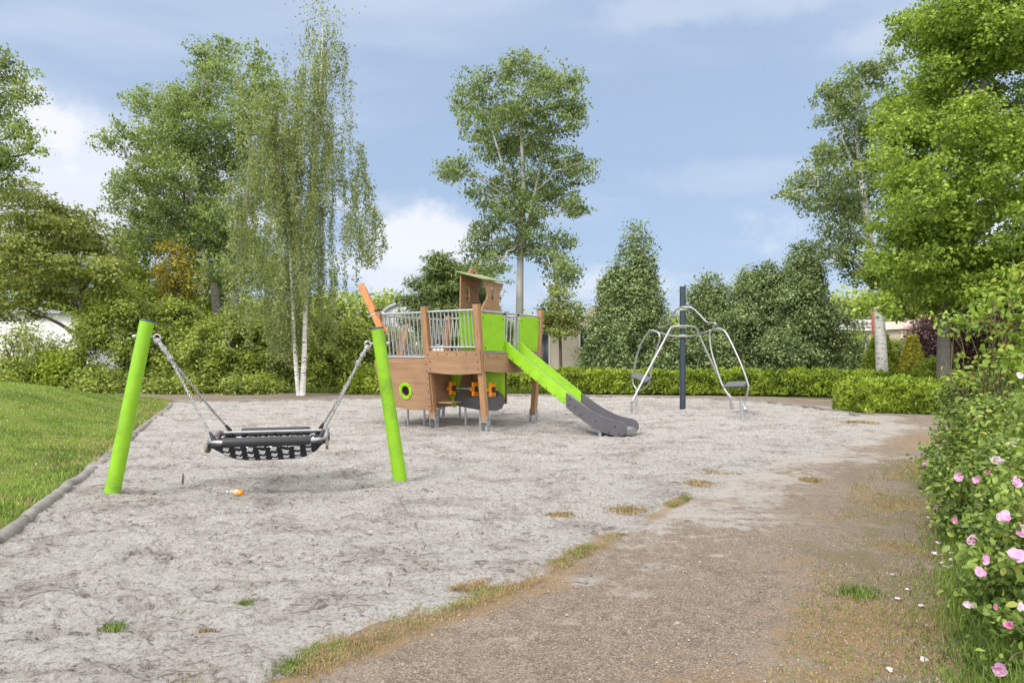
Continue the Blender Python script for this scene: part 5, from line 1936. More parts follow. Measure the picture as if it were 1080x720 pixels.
def build_shrubs():
    sh = M['leaf_shrub']
    for k, (lab, px, py, Y, hw, n) in enumerate([
        ('broad glossy shrub beside the white building, left of the green swing post', 125, 304, 26.0, 48, 15000),
        ('tall leafy shrub right behind the top of the left swing post', 183, 318, 26.5, 44, 14000),
        ('rounded shrub between the left swing post and the birch stems', 238, 330, 25.6, 42, 13000),
        ('dense shrub standing just left of the white birch stems', 285, 322, 26.8, 40, 12000),
        ('dense dark shrub behind the white birch stems', 330, 330, 27.0, 40, 12000),
        ('shrub behind the right swing post, left of the ship bow', 372, 338, 26.5, 34, 11000),
        ('low shrub in the gap under the ship bow railing', 412, 345, 27.5, 34, 9000)]):
        shrub('shrub', lab, 'shrub', px, py, Y, hw, sh, int(n * 1.3), .125, 'dome', SG, lump=.45, spread=.13, up=.8)
    shrub('shrub', 'open dark-stemmed shrub in front of the white building at far left', 'shrub', 28, 344, 24.5, 46, M['leaf_maple'], 4500, .10, 'dome', SG, lump=.5, spread=.22, stems=16)
    shrub('shrub', 'low ferny shrub on the crest of the lawn at far left', 'shrub', 10, 380, 23.5, 40, sh, 5000, .11, 'dome', SG, lump=.3)
    shrub('shrub', 'low bright shrub left of the broad glossy shrub', 'shrub', 62, 374, 24.2, 30, M['leaf_bright'], 5000, .12, 'dome', SG, lump=.35)
    shrub('shrub', 'low light green shrub at the feet of the broad glossy shrub', 'shrub', 100, 388, 23.8, 24, sh, 3500, .11, 'dome', SG, lump=.35)
    shrub('shrub', 'small sprawling shrub below the right swing post rope', 'shrub', 388, 388, 24.4, 24, M['leaf_bright'], 3500, .11, 'dome', SG, lump=.3)
    shrub('shrub', 'small green shrub on the verge left of the birch stems', 'shrub', 268, 392, 24.3, 30, sh, 3500, .11, 'dome', SG, lump=.35)
    shrub('shrub', 'low shrub on the verge below the left swing post top', 'shrub', 195, 390, 24.4, 34, sh, 4000, .11, 'dome', SG, lump=.35)
    # evergreens behind the hedge
    eg = M['leaf_holly']
    EG = 'evergreens behind the clipped hedge'
    shrub('evergreen_shrub', 'pyramid-shaped evergreen between the beige house and the dark pole', 'evergreen shrub', 672, 276, 27.5, 45, eg, 33000, .118, 'egg', EG, lump=.6, spread=.12)
    shrub('evergreen_shrub', 'low evergreen skirt at the right foot of the pyramid-shaped one', 'evergreen shrub', 702, 352, 27.0, 30, eg, 9000, .125, 'dome', EG, lump=.3)
    shrub('evergreen_shrub', 'pointed evergreen immediately right of the dark pole', 'evergreen shrub', 750, 306, 28.0, 42, eg, 24000, .118, 'egg', EG, lump=.6, spread=.12)
    shrub('evergreen_shrub', 'broad evergreen with ragged top right of the standing carousel', 'evergreen shrub', 796, 286, 28.5, 46, eg, 28000, .118, 'egg', EG, lump=.6, spread=.12)
    shrub('evergreen_shrub', 'big rounded evergreen whose right edge meets the white canopy', 'evergreen shrub', 848, 274, 27.5, 48, eg, 36000, .118, 'egg', EG, lump=.5, spread=.12)
    shrub('evergreen_shrub', 'dark low evergreen in front of the big rounded one', 'evergreen shrub', 826, 345, 26.6, 34, eg, 9000, .12, 'dome', EG, lump=.3)
    shrub('evergreen_shrub', 'small evergreen beside the beige house wall', 'evergreen shrub', 622, 362, 27.6, 11, eg, 3000, .12, 'dome', EG, lump=.3)
    shrub('evergreen_shrub', 'lower left shoulder beside the tall pyramid-shaped evergreen', 'evergreen shrub', 646, 305, 27.2, 32, eg, 17000, .118, 'egg', EG, lump=.6, spread=.12)
    shrub('evergreen_shrub', 'ragged evergreen filling the gap between pole and broad evergreen', 'evergreen shrub', 774, 322, 27.4, 44, eg, 17000, .118, 'dome', EG, lump=.6, spread=.12)
    shrub('evergreen_shrub', 'evergreen between the broad ragged one and the big rounded one', 'evergreen shrub', 824, 300, 28.2, 40, eg, 17000, .118, 'egg', EG, lump=.6, spread=.12)
    # clipped cones and what stands around them
    shrub('clipped_cone', 'green clipped yew cone behind the white birch trunk', 'topiary', 929, 342, 31.0, 21, M['leaf_cone'], 22000, .075, 'cone', 'clipped yew cones', lump=.05, spread=.05, stems=2)
    shrub('clipped_cone', 'golden clipped yew cone standing right of the white birch trunk', 'topiary', 962, 346, 30.0, 14, M['leaf_cone_gold'], 18000, .075, 'cone', 'clipped yew cones', lump=.05, spread=.05, stems=2)
    shrub('purple_shrub', 'dark purple-leaved shrub behind the linden trunk', 'shrub', 1006, 326, 31.0, 48, M['leaf_purple'], 16000, .14, 'dome', SG, lump=.3, spread=.2)
    shrub('purple_shrub', 'second purple shrub, half hidden by the arching rose leaves', 'shrub', 1062, 318, 29.0, 40, M['leaf_purple'], 14000, .14, 'dome', SG, lump=.3, spread=.2)
    shrub('shrub', 'light green shrub at the foot of the linden trunk', 'shrub', 985, 380, 25.5, 16, M['leaf_bright'], 4500, .10, 'dome', SG, lump=.3)
    shrub('shrub', 'bushy green shrub behind the white lamp post', 'shrub', 905, 352, 38.0, 30, sh, 9000, .13, 'dome', SG, lump=.3)
    shrub('shrub', 'green shrub between the clipped cones and the brick house', 'shrub', 945, 358, 36.0, 34, sh, 9000, .13, 'dome', SG, lump=.3)
    shrub('shrub', 'tall shrub closing the gap right of the linden trunk', 'shrub', 1100, 330, 34.0, 60, sh, 12000, .15, 'dome', SG, lump=.3)


build_shrubs()


def hedge(label, pts, w, h, n, sag=.05):
    """clipped yew hedge along a line on the ground"""
    pts = np.asarray(pts, float)
    seg = np.hypot(*np.diff(pts, axis=0).T)
    cum = np.r_[0, np.cumsum(seg)]
    t = thing('hedge', (*pts.mean(0), 0), label, 'hedge', 'clipped yew hedges')

    def at(s):
        return np.stack([np.interp(s, cum, pts[:, 0]), np.interp(s, cum, pts[:, 1])], 1)
    s = rng.uniform(0, cum[-1], n)
    cap = rng.random(n) < .09
    s = np.where(cap, np.where(rng.random(n) < .5, .06, cum[-1] - .06) + rng.normal(0, .05, n), s)
    a = at(s)
    b = at(np.minimum(s + .05, cum[-1] + 0)) - at(np.maximum(s - .05, 0))
    d = unit(b)
    nn = np.stack([-d[:, 1], d[:, 0]], 1)
    # around the section: near side, top, far side
    per = rng.uniform(0, 2 * h + w, n)
    lat = np.where(per < h, -w / 2, np.where(per < h + w, per - h - w / 2, w / 2))
    zz = np.where(per < h, per, np.where(per < h + w, h, 2 * h + w - per))
    q = np.where(cap, rng.random(n), 1 - .35 * rng.random(n) ** 2)
    wob = .10 * (fbm(s * 1.7, per * 2.0, 3) - .5) * 2 + .09 * (vnoise(s * 6, per * 6) - .5) * 2
    rnd = np.minimum(zz / h, 1) ** 6 * .08 * (np.abs(lat) / (w / 2)) ** 4
    lat2 = lat * q * (1 - .06 * (zz / h)) + np.sign(lat) * wob
    z2 = np.where((per >= h) & (per < h + w), h * q ** .5 + wob, zz) - rnd + .03
    end = np.minimum(s, cum[-1] - s)
    z2 = z2 * (1 - .12 * np.exp(-end / .15))
    P = np.concatenate([a + nn * lat2[:, None], z2[:, None]], 1)
    out = np.concatenate([nn * (lat / (w / 2))[:, None], (zz / h)[:, None] ** 2 + .15], 1)
    # sprigs: a fan of narrow needles growing outward and up
    T = unit(out) + rng.normal(size=P.shape) * .55 + np.array([0, 0, .45])
    N = rng.normal(size=P.shape) + np.array([0, 0, .6])
    V, F = leaf_arrays(P, N, .125 * np.clip(rng.normal(1, .35, n), .4, 2.0), .26, T)
    mb = MB()  # solid dark boxes added inside the hedge as an occluder
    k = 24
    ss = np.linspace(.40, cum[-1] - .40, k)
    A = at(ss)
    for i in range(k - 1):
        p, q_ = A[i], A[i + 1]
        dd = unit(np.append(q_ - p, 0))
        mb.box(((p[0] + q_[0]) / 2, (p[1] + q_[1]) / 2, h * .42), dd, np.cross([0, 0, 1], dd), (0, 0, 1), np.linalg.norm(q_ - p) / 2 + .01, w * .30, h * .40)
    mb.build('dark_core', M['core'], t)
    crown_object('foliage', [(V, F)], M['leaf_yew'], t)
    return t


hedge('long low clipped hedge along the back path, behind ship and carousel', [(-3.2, 25.2), (-.8, 24.9), (3, 24.4), (7.5, 23.9), (11.8, 22.8), (14.2, 21.6)], .95, .78, 75000)
hedge('short hedge block on the near side of the path, under the white birch trunk', [(8.15, 17.1), (10.2, 16.6), (13.4, 15.4)], 1.0, .74, 52000)


def build_verges():
    # soil and grass strips are one sheet each
    def stuff(name, V, F, m, label, cat, smooth=False):
        o = link(name, raw_mesh(name, V, F), m)
        tag(o, label, cat, None, 'stuff')

    def scatter(n, fx, keep):
        P = fx(n)
        return P[keep(P)]
    # lawn blades
    n = 230000
    y = 4.2 + 19 * rng.random(n) ** 1.1
    x = -rng.random(n) * .84 * y + .02
    P = np.stack([x, y], 1)
    x0 = np.interp(y, _ly, _lx) - .10 - np.where(y > 19.5, (y - 19.5) * .55, 0)
    k = (x < x0) & (y < 22.6 - np.maximum(0, (x + 16)) * .42)
    P = P[k]
    edge = (x0[k] - P[:, 0])
    z = H(P[:, 0], P[:, 1]) + .04
    Pz = np.stack([P[:, 0], P[:, 1], z], 1)
    h = rng.uniform(.022, .055, len(P)) * (1 + 1.2 * np.exp(-edge / .22) * rng.random(len(P)))
    dk = rng.random(len(P)) < .05 + .50 * np.exp(-edge / .55) * (fbm(P[:, 0] * 1.5, P[:, 1] * 1.5, 4) > .40)
    V, F = blades(Pz[dk], h[dk], .006 + .0006 * P[dk, 1], .97, .3)
    stuff('worn_grass', V, F, M['grass_dry'], 'yellowed grass mixed into the lawn, thickest along its log edge', 'grass')
    Pz, h, P = Pz[~dk], h[~dk], P[~dk]
    V, F = blades(Pz, h, .006 + .0006 * P[:, 1], .93, .2)
    stuff('grass', V, F, M['grass'], 'short mown lawn grass rising to a mound at left', 'grass')
    # small white clover heads
    m = rng.random(len(P)) < .0008
    C = np.stack([P[m, 0], P[m, 1], z[:0].sum() + H(P[m, 0], P[m, 1]) + .09], 1)
    V, F = leaf_arrays(np.repeat(C, 3, 0) + rng.normal(size=(3 * len(C), 3)) * .004, rng.normal(size=(3 * len(C), 3)) + np.array([0, -.4, .8]), .015, .9)
    stuff('clover_flowers', V, F, M['white_paint'], 'tiny white clover flowers dotted over the lawn', 'clover')
    # strip of weeds and grass along the foot of the shrubs
    n = 26000
    x = rng.uniform(-19, 1.5, n)
    y = np.interp(x, [-19, -9, 1.5], [22.9, 24.5, 24.3]) + rng.random(n) ** 1.4 * 1.6 - .2
    z = H(x, y) - .03
    V, F = blades(np.stack([x, y, z], 1), rng.uniform(.06, .28, n), .022, .8)
    stuff('verge_grass', V, F, M['grass_tall'], 'strip of rough grass along the foot of the shrubs', 'grass')
    # tall grass under the roses
    n = 27000
    y = 1.9 + rng.random(n) ** .9 * 3.9
    xr = np.interp(y, _ry, _rx)
    x = xr + np.where(y > 4.6, .12, 0) + np.where(rng.random(n) < .22, rng.uniform(.3, 3.0, n), rng.normal(.36, .22, n))
    P = np.stack([x, y, H(x, y)], 1)
    h = rng.uniform(.05, .24, n) * np.clip((x - xr + .25) / .6, .25, 1)
    V, F = blades(P, h, .006, .92, .25)
    stuff('rose_verge_grass', V, F, M['grass_tall'], 'lush grass growing at the foot of the rose bushes', 'grass')
    # low green in the trodden verge
    n = 30000
    y = 2.4 + rng.random(n) * 7
    xr = np.interp(y, _ry, _rx)
    x = xr + .15 - rng.random(n) ** 1.7 * 1.0
    kk = fbm(x * 2.1 + 31, y * 2.1, 5) + .25 * np.exp(-(xr - x) / .25) + rng.normal(0, .06, n) > .52
    x, y = x[kk], y[kk]
    gg = rng.random(len(x)) < .30
    P = np.stack([x, y, H(x, y) + .003], 1)
    V, F = blades(P[gg], rng.uniform(.010, .04, gg.sum()), .004, .97, .5)
    stuff('verge_grass', V, F, M['grass_tall'], 'sparse green grass on the trodden path edge beside the roses', 'grass')
    V, F = blades(P[~gg], rng.uniform(.010, .030, (~gg).sum()), .0036, .998, .88)
    stuff('verge_weeds', V, F, M['grass_dry'], 'thin dry weeds on the trodden path edge beside the roses', 'weeds')
    # dry grass strip between sand and path
    pts = np.array(FRONT_LINE[::-1])
    L = np.r_[0, np.cumsum(np.hypot(*np.diff(pts, axis=0).T))]
    n = 60000
    s = rng.random(n) ** 1.3 * 7.5
    bx, by = np.interp(s, L, pts[:, 0]), np.interp(s, L, pts[:, 1])
    w = np.interp(by, [1.5, 3.1, 4.2, 5.0, 6.5, 9], [.50, .42, .33, .24, .14, .06])
    lat = -.06 + w * (rng.random(n) ** 1.2 + rng.normal(0, .10, n))
    x, y = bx + lat * .84, by - lat * .54
    den = fbm(x * 2.4, y * 2.4 + 60, 4) + rng.normal(0, .05, n)
    kk = den > np.interp(y, [3, 4.5, 6, 8], [.38, .46, .58, .66])
    x, y, lat = x[kk], y[kk], lat[kk]
    g = rng.random(len(x)) < np.clip(np.exp(-np.abs(lat - .08) / .10) * .75, .12, 1) * sstep(.36, .56, fbm(x * 5, y * 5 + 9, 3))
    P = np.stack([x, y, H(x, y) + .004], 1)
    hh = rng.uniform(.010, .030, len(x))
    V, F = blades(P[~g], hh[~g], .0036, .998, .90)
    stuff('dry_grass', V, F, M['grass_dry'], 'tan dry grass along the border of sand and path', 'dry grass')
    V, F = blades(P[g], hh[g] * 1.15, .0038, .97, .55)
    stuff('border_grass', V, F, M['grass'], 'thin green grass along the border of sand and path', 'grass')
    # tufts
    TUFT = 'grass tufts on sand and path'
    for px, py, r, hgt, dry, lab in ((905, 627, .11, .05, 0, 'green grass tuft on the path near the roses'), (660, 541, .16, .04, 1, 'yellowish grass patch at the sand rim below the slide'),
                                   (735, 512, .15, .035, 1, 'flat dry tuft on the path edge below the dark pole'), (855, 507, .10, .05, 1, 'small dry tuft alone on the upper path'),
                                   (750, 500, .16, .03, 1, 'dry patch at the rim of the sand toward the hedge block'), (120, 668, .05, .05, 0, 'tiny green weed in the near sand, largest of the sand weeds'),
                                   (197, 651, .045, .03, 0, 'tiny green weed in the sand just left of the dry strip'), (258, 640, .05, .025, 0, 'flat tiny weed in the sand nearest the dry strip'),
                                   (216, 672, .035, .03, 1, 'small brownish weed in the sand above the dry strip'), (592, 546, .12, .03, 1, 'dry tuft on the sand rim left of the yellowish patch'),
                                   (905, 447, .30, .05, 1, 'dry grass patch by the corner of the far edging'), (300, 704, .09, .035, 0, 'greenest tuft within the dry strip at the bottom')):
        p = W(px, 0, 1080 / (py - 370))
        m = int(330 * (r / .1) ** 1.2)
        q = rng.normal(size=(m, 2)) * r * np.array([.62, .5])
        P = np.stack([p[0] + q[:, 0], p[1] + q[:, 1], np.full(m, hz(p[0], p[1]) + (.024 if in_poly(p[:1], p[1:2], SAND_POLY)[0] else .005))], 1)
        V, F = blades(P, rng.uniform(.4, 1.1, m) * hgt, .004 + .0006 * p[1], .97, .45)
        o = link('grass_tuft', raw_mesh('grass_tuft', V, F), M['grass_dry'] if dry else M['grass_tall'])
        _recentre(o, (p[0], p[1], 0))
        tag(o, lab, 'grass tuft', TUFT)
    # bark chips and twigs trodden into the sand
    n = 30000
    x, y = rng.uniform(-9, 7.5, n), 2.3 + 18 * rng.random(n) ** 1.5
    kk = in_poly(x, y, SAND_POLY) & (fbm(x * 1.2, y * 2.0 + 11, 4) + rng.normal(0, .07, n) > .50)
    x, y = x[kk], y[kk]
    n = len(x)
    P = np.stack([x, y, np.full(n, .038) + rng.uniform(-.014, .012, n)], 1)
    N = np.array([0, 0, 1.0]) + rng.normal(size=(n, 3)) * .22
    V, F = leaf_arrays(P, N, np.minimum(.055, np.exp(rng.normal(-4.0, .45, n))), .4, rich=True)
    stuff('bark_litter', V, F, M['bark'], 'dark bark chips and leaf bits trodden into the sand', 'litter')
    M['twig'] = surf('dry_twig', (.16, .12, .09), .9, 0, .3, 8)
    mb = MB()
    for _ in range(90):
        y = 2.4 + 12 * rng.random() ** 1.6
        x = rng.uniform(-.85, .3) * y
        if not in_poly(np.array([x]), np.array([y]), SAND_POLY)[0]:
            continue
        a = rng.uniform(-.6, .8)
        l = rng.uniform(.05, .24)
        d = np.array([math.cos(a), math.sin(a), 0]) * l
        p0 = np.array([x, y, .042])
        mb.tube([p0, p0 + d * .5 + np.array([0, rng.normal(0, .02), rng.uniform(.0, .015)]), p0 + d], [.0028, .0024, .0015], 4)
    o = mb.build('twig_litter', M['twig'])
    tag(o, 'thin dry twigs scattered over the near sand', 'twigs', None, 'stuff')
    # small stones on the path
    n = 6500
    y = 2.3 + 9 * rng.random(n) ** 1.7
    x = rng.uniform(-.5, .8, n) * y
    kk = ~in_poly(x, y, SAND_POLY) & (x < np.interp(y, _ry, _rx)) & (x > np.interp(y, [1.5, 3.1, 15], [-2.2, -1.6, 5]))
    x, y = x[kk], y[kk]
    n = len(x)
    r = np.exp(rng.normal(-5.3, .38, n))
    base = np.array([[1, 0, 0], [-1, 0, 0], [0, 1, 0], [0, -1, 0], [0, 0, 1], [0, 0, -1]], float)
    fc = np.array([[0, 2, 4], [2, 1, 4], [1, 3, 4], [3, 0, 4]])
    V = np.stack([x, y, H(x, y) + .003], 1)[:, None, :] + base[None] * (r[:, None, None] * rng.uniform(.6, 1.2, (n, 6, 1)))
    F = (np.arange(n)[:, None, None] * 6 + fc[None]).reshape(-1, 3)
    m, nt, p, _ = new_mat('path_stones')
    g = nd(nt, 'ShaderNodeNewGeometry')
    nt.links.new(ramp(nt, g.outputs['Random Per Island'], [(0, (.12, .09, .07)), (.5, (.26, .205, .155)), (.95, (.36, .30, .245)), (1, (.48, .43, .38))]), p.inputs['Base Color'])
    p.inputs['Roughness'].default_value = .9
    stuff('gravel', V.reshape(-1, 3), F, m, 'small loose stones on the trodden path', 'gravel')


build_verges()


# ------------------------------------------------------------------ roses at the right
def petal_mat(name, a, b):
    m, nt, p, out = new_mat(name)
    g = nd(nt, 'ShaderNodeNewGeometry')
    c = ramp(nt, g.outputs['Random Per Island'], [(0, a), (1, b)])
    nt.links.new(c, p.inputs['Base Color'])
    p.inputs['Roughness'].default_value = .6
    tr = nd(nt, 'ShaderNodeBsdfTranslucent')
    nt.links.new(c, tr.inputs['Color'])
    mx = nd(nt, 'ShaderNodeMixShader')
    mx.inputs[0].default_value = .3
    nt.links.new(p.outputs[0], mx.inputs[1])
    nt.links.new(tr.outputs[0], mx.inputs[2])
    nt.links.new(mx.outputs[0], out.inputs[0])
    return m


M['petal'] = petal_mat('pink_petal', (.70, .36, .60), (.84, .56, .74))
M['petal_pale'] = petal_mat('pale_petal', (.78, .60, .72), (.85, .74, .81))
M['petal_deep'] = petal_mat('deep_petal', (.70, .25, .45), (.80, .40, .57))
M['stamen'] = surf('stamen', (.62, .42, .10), .7, 0, .1, 20)


def petal(center, d, out, r, cup):
    """a cupped petal as a small grid, from the flower's middle outward"""
    side = unit(np.cross(d, out))
    vs, fs = [], []
    nu, nv = 5, 5
    for i in range(nu):
        u = i / (nu - 1)
        wd = r * .62 * math.sin(math.pi * min(.92, .16 + u * .72)) ** .8
        for j in range(nv):
            v = (j / (nv - 1) - .5) * 2
            lift = cup * r * (u ** 1.5) + .18 * r * v * v * u
            edge = -.06 * r * abs(v) ** 3 * (u > .8)
            vs.append(center + out * (r * u * math.cos(cup * .9) + edge) + side * wd * v + d * (lift + .02 * r * rng.normal()))
    for i in range(nu - 1):
        for j in range(nv - 1):
            fs.append((i * nv + j, i * nv + j + 1, (i + 1) * nv + j + 1, (i + 1) * nv + j))
    return vs, fs


def flower(c, d, r, openness, mats, parent):
    d = unit(d)
    x = unit(np.cross(d, [0.3, .2, 1.0]))
    y = np.cross(d, x)
    mb = MB()
    k = 5
    a00 = rng.uniform(0, 6.28)
    for ring in (0, 1):
        for i in range(k if ring == 0 else 2):
            a = a00 + 2 * math.pi * (i + .5 * ring) / (k if ring == 0 else 2) + rng.normal(0, .34)
            o = unit(x * math.cos(a) + y * math.sin(a) + d * rng.normal(0, .12))
            dd = unit(d + .35 * (x * rng.normal() + y * rng.normal()))
            vs, fs = petal(c + d * .006 * ring, dd, o, r * (1 - .38 * ring) * rng.uniform(.75, 1.2), max(.05, (.95 - openness) + .35 * ring + rng.normal(0, .30)))
            mb.add(vs, fs, 0, True)
    if openness > .8:
        mb.ball(c + d * r * .10, (r * .12, r * .12, r * .08), 1, 8)
    mb.tube([c - d * .05, c - d * .02, c - d * .006], [.003, .006, .010], 6, 2)
    return mb.build('flower', [mats, M['stamen'], M['leaf_rose']], parent)


def rose_bush(name, label, cat, lobes, canes, leaf, n_per_m2, size, flowers, group=None, per=7, spread=.055, shell=(.5, 1.0), flat=.7):
    b = np.mean([l[0] for l in lobes], 0)
    g = hz(b[0], b[1])
    t = thing(name, (b[0], b[1], g), label, cat, group)
    lob = [(np.array(c, float), np.array(r, float)) for c, r in lobes]
    C, N, I = clumps_in(lob, n_per_m2, shell)
    k = C[:, 2] > .06
    C, N, I = C[k], N[k], I[k]
    mb = MB()
    for c, r in lob:
        for _ in range(canes):
            f = np.array([c[0] * .45 + b[0] * .55 + rng.normal(0, r[0] * .3), c[1] * .45 + b[1] * .55 + rng.normal(0, r[1] * .3), g - .05])
            e = c + unit(rng.normal(size=3)) * r * rng.uniform(.5, .95)
            mb.tube(limb_pts(f, e, 6, -.08), np.linspace(.009, .004, 6), 5, caps=False)
    for j in range(0, len(C), 3):
        c, r = lob[I[j]]
        mb.tube(limb_pts(c + (C[j] - c) * .55, C[j], 3, -.05), [.004, .003, .002], 3, caps=False)
    FP = [W(f[0], f[1], f[2] * .955) for f in flowers]
    parts = [leafy(C, N, per, spread, size, .62, flat, .6, True)]
    for c in FP:                                  # the shoot that carries each blossom, with its leaves
        lc = min(lob, key=lambda l: np.linalg.norm((l[0] - c) / l[1]))
        P = limb_pts(lc[0] + (c - lc[0]) * .15, c + np.array([0, .015, -.012]), 7, -.05, .03)
        mb.tube(P, np.linspace(.005, .003, 7), 5, caps=False)
        nl = 11
        Q = P[rng.integers(2, 7, nl)] + rng.normal(size=(nl, 3)) * .028 + np.array([0, .03, -.02])
        parts.append(leafy(Q, rng.normal(size=(nl, 3)) + np.array([0, -.3, .4]), 2, .025, size, .62, .8, .6, True))
    mb.build('canes', M['cane'], t)
    crown_object('foliage', parts, leaf, t)
    for fl in flowers:
        px, py, Y, r, op, mk, dx, dz = fl
        c = W(px, py, Y * .955)
        ob = flower(c, np.array([dx, -1.0, dz]), r * .70, op, M[mk], t)
        ob['label'] = {'petal': 'pink rose blossom', 'petal_pale': 'pale fading blossom', 'petal_deep': 'deep pink half-open bud'}[mk]
    return t


M['cane'] = surf('rose_cane', (0.11, 0.095, 0.035), 0.7, 0, 0.35, 9)


def lobe_px(px, py, Y, rx, rz, ry=None):
    s = Y / 720
    return (W(px, py, Y), (rx * s, (ry or rx) * s, rz * s))


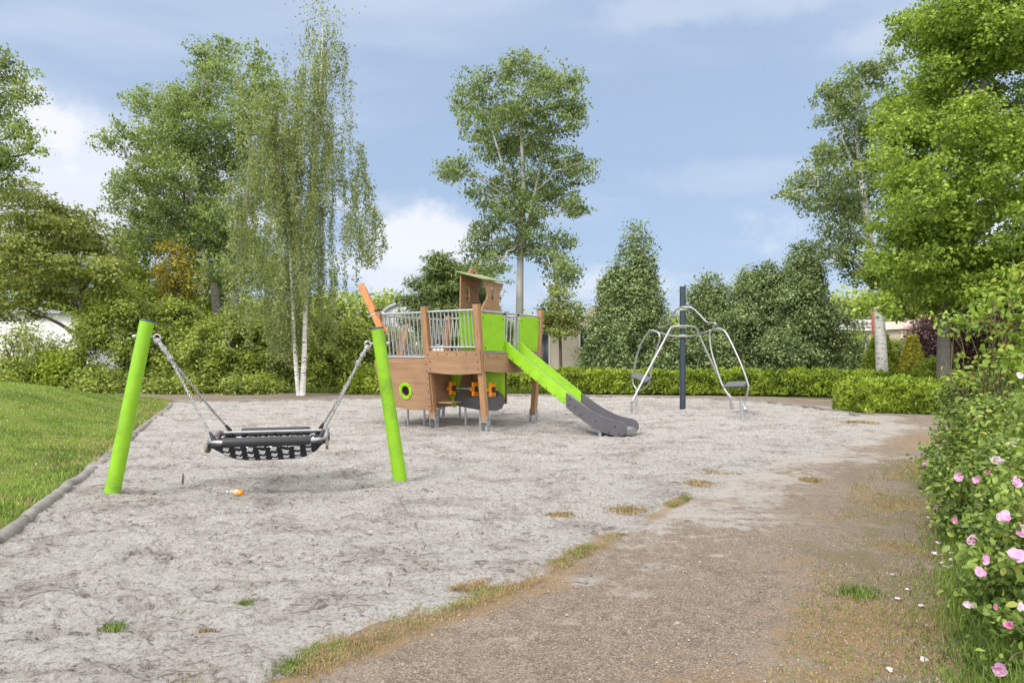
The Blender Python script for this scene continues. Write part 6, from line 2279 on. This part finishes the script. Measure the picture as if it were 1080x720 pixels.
def build_roses():
    RG = 'pink rose bushes along the path'
    rose_bush('rose_bush', 'nearest rose bush, its pink blossoms at the lower right corner', 'rose bush',
              [lobe_px(1090, 590, 3.5, 58, 70), lobe_px(1105, 520, 3.8, 55, 60), lobe_px(1120, 680, 3.3, 60, 80), lobe_px(1060, 640, 3.7, 32, 45), lobe_px(1150, 600, 4.0, 70, 110), lobe_px(1070, 545, 4.0, 36, 45), lobe_px(1160, 460, 4.4, 80, 80), lobe_px(1250, 560, 4.2, 90, 110), lobe_px(1330, 600, 3.8, 90, 120)],
              7, M['leaf_rose'], 130, .040,
              [(1060, 545, 3.62, .048, .75, 'petal', -.6, .5), (1073, 587, 3.25, .048, .70, 'petal', -.5, .6), (1034, 604, 3.5, .042, .85, 'petal', -.7, .2), (1065, 658, 3.15, .034, .25, 'petal_deep', -.9, .1),
               (1054, 706, 3.05, .040, .65, 'petal', -.5, -.2), (1022, 637, 3.55, .034, .45, 'petal_pale', -.6, .2), (1050, 640, 3.3, .02, .3, 'petal_deep', -.3, .4), (1072, 508, 3.7, .042, .7, 'petal', -.5, .5), (1076, 560, 3.5, .04, .8, 'petal', -.4, .3), (1040, 590, 3.6, .032, .5, 'petal', -.6, .3), (1066, 470, 4.3, .04, .7, 'petal_pale', -.4, .5), (1078, 640, 3.2, .03, .8, 'petal_pale', -.2, .4)], RG)
    rose_bush('rose_bush', 'middle rose bush leaning over the path edge', 'rose bush',
              [lobe_px(1030, 520, 5.5, 42, 42), lobe_px(1062, 500, 5.2, 46, 52), lobe_px(1012, 560, 5.5, 26, 34), lobe_px(1045, 570, 5.0, 32, 38), lobe_px(1012, 500, 5.9, 34, 30), lobe_px(1100, 470, 5.4, 60, 60), lobe_px(1055, 445, 5.8, 44, 34), lobe_px(1180, 480, 5.8, 80, 70), lobe_px(1260, 470, 6.2, 80, 70)],
              7, M['leaf_rose'], 100, .045,
              [(1026, 569, 4.95, .056, .85, 'petal', -.6, .3), (1012, 502, 5.4, .058, .9, 'petal', -.5, .5), (1031, 506, 5.15, .052, .6, 'petal', -.6, .4), (1007, 548, 5.2, .03, .5, 'petal_deep', -.5, .2),
               (1032, 530, 5.05, .036, .7, 'petal', -.3, .2), (1052, 486, 5.1, .055, .9, 'petal_pale', -.3, .6), (1042, 498, 5.1, .03, .3, 'petal_deep', -.6, .3), (1076, 508, 4.7, .04, .8, 'petal_pale', -.4, .4)], RG)
    rose_bush('rose_bush', 'farthest rose bush, its single pink blossom hanging over the path', 'rose bush',
              [lobe_px(1000, 480, 7.8, 24, 26), lobe_px(1025, 455, 7.9, 34, 32), lobe_px(1015, 420, 8.2, 26, 26), lobe_px(1055, 425, 8.0, 38, 40), lobe_px(990, 505, 7.4, 14, 22), lobe_px(1085, 430, 7.6, 50, 56), lobe_px(1040, 490, 7.4, 36, 32)],
              6, M['leaf_rose'], 60, .054,
              [(974, 488, 7.5, .062, .8, 'petal', -.7, .2), (1028, 441, 7.3, .05, .7, 'petal_deep', -.3, .3), (1024, 456, 7.4, .05, .8, 'petal', -.3, .2), (1052, 446, 7.2, .045, .8, 'petal_pale', -.3, .2), (1060, 458, 7.2, .04, .6, 'petal', -.2, .3)], RG)
    # tall arching shrub with light young leaves
    rose_bush('arching_shrub', 'tall arching shrub with light young leaves and orange shoot tips', 'shrub',
              [lobe_px(1018, 338, 7.2, 17, 9), lobe_px(1040, 326, 7.0, 20, 11), lobe_px(1062, 310, 6.8, 16, 13), lobe_px(1078, 352, 6.7, 22, 20), lobe_px(1050, 378, 6.9, 24, 12), lobe_px(1022, 398, 7.2, 18, 10), lobe_px(1104, 310, 6.6, 28, 38),
               lobe_px(1085, 395, 6.6, 32, 26), lobe_px(1068, 288, 6.8, 7, 8), lobe_px(1120, 370, 6.4, 46, 46), lobe_px(1000, 340, 7.4, 7, 5), lobe_px(1052, 350, 7.0, 14, 8)],
              3, M['leaf_young'], 27, .062, [(1076, 396, 6.2, .04, .8, 'petal_pale', -.4, .3)], None, 7, .085, (.2, 1.05))
    # petals fallen on the path
    me = None
    for px, py in ((990, 553), (1003, 556), (985, 560), (992, 590), (1003, 597), (984, 588), (976, 695), (941, 608), (955, 622), (949, 633), (985, 541), (998, 604), (940, 711), (968, 640), (1008, 590), (996, 546), (999, 562), (987, 578), (994, 600), (1000, 606), (981, 552), (1006, 572)):
        p = W(px, 0, 1080 / (py - 370))
        if me is None:
            mb = MB()
            for q in range(2):
                vs, fs = petal(np.array([0.012 * q, 0.008 * q, .008 + .004 * q]), unit(np.array([.1, -.1 + .3 * q, 1])), unit(np.array([1, .3 - q, 0])), .024, .12)
                mb.add(vs, fs, 0, True)
            o = mb.build('fallen_petal', M['petal_pale'])
            me = o.data
        else:
            o = o.copy()
            COL.objects.link(o)
        o.location = (p[0], p[1], hz(p[0], p[1]) + (.035 if px > 978 else .006))
        o.rotation_euler = (rng.normal(0, .2), rng.normal(0, .2), rng.uniform(0, 6.28))
        s = rng.uniform(.8, 1.4)
        o.scale = (s, s, s)
        tag(o, 'pale pink petal fallen on the trodden ground beside the roses', 'petal', 'fallen petals beside the roses')


build_roses()


# ------------------------------------------------------------------ far woods behind everything
def far_woods():
    parts = []
    for (x0, x1, Y0, z1, n) in ((-95, -38, 66, 9.0, 16000), (-40, -6, 62, 6.6, 15000), (-10, 32, 70, 5.4, 16000), (28, 75, 60, 8.0, 16000)):
        nc = n // 8
        x = rng.uniform(x0, x1, nc)
        top = z1 * (.55 + .75 * fbm(x * .16 + 3, x * 0 + Y0, 4))
        z = top * rng.random(nc) ** .7
        y = Y0 + rng.uniform(-2.5, 2.5, nc) + 2 * (z / z1)
        C = np.stack([x, y, z], 1)
        N = np.stack([x * 0, x * 0 - 1, x * 0 + .5], 1)
        parts.append(leafy(C, N, 8, .5, .42, .6, .8))
    V = np.concatenate([p[0] for p in parts])
    n, Fs = 0, []
    for p in parts:
        Fs.append(p[1] + n)
        n += len(p[0])
    o = link('far_woods', raw_mesh('far_woods', V, np.concatenate(Fs)), M['leaf_shrub'])
    tag(o, 'distant belt of trees closing the view behind the houses', 'woods', None, 'stuff')


far_woods()
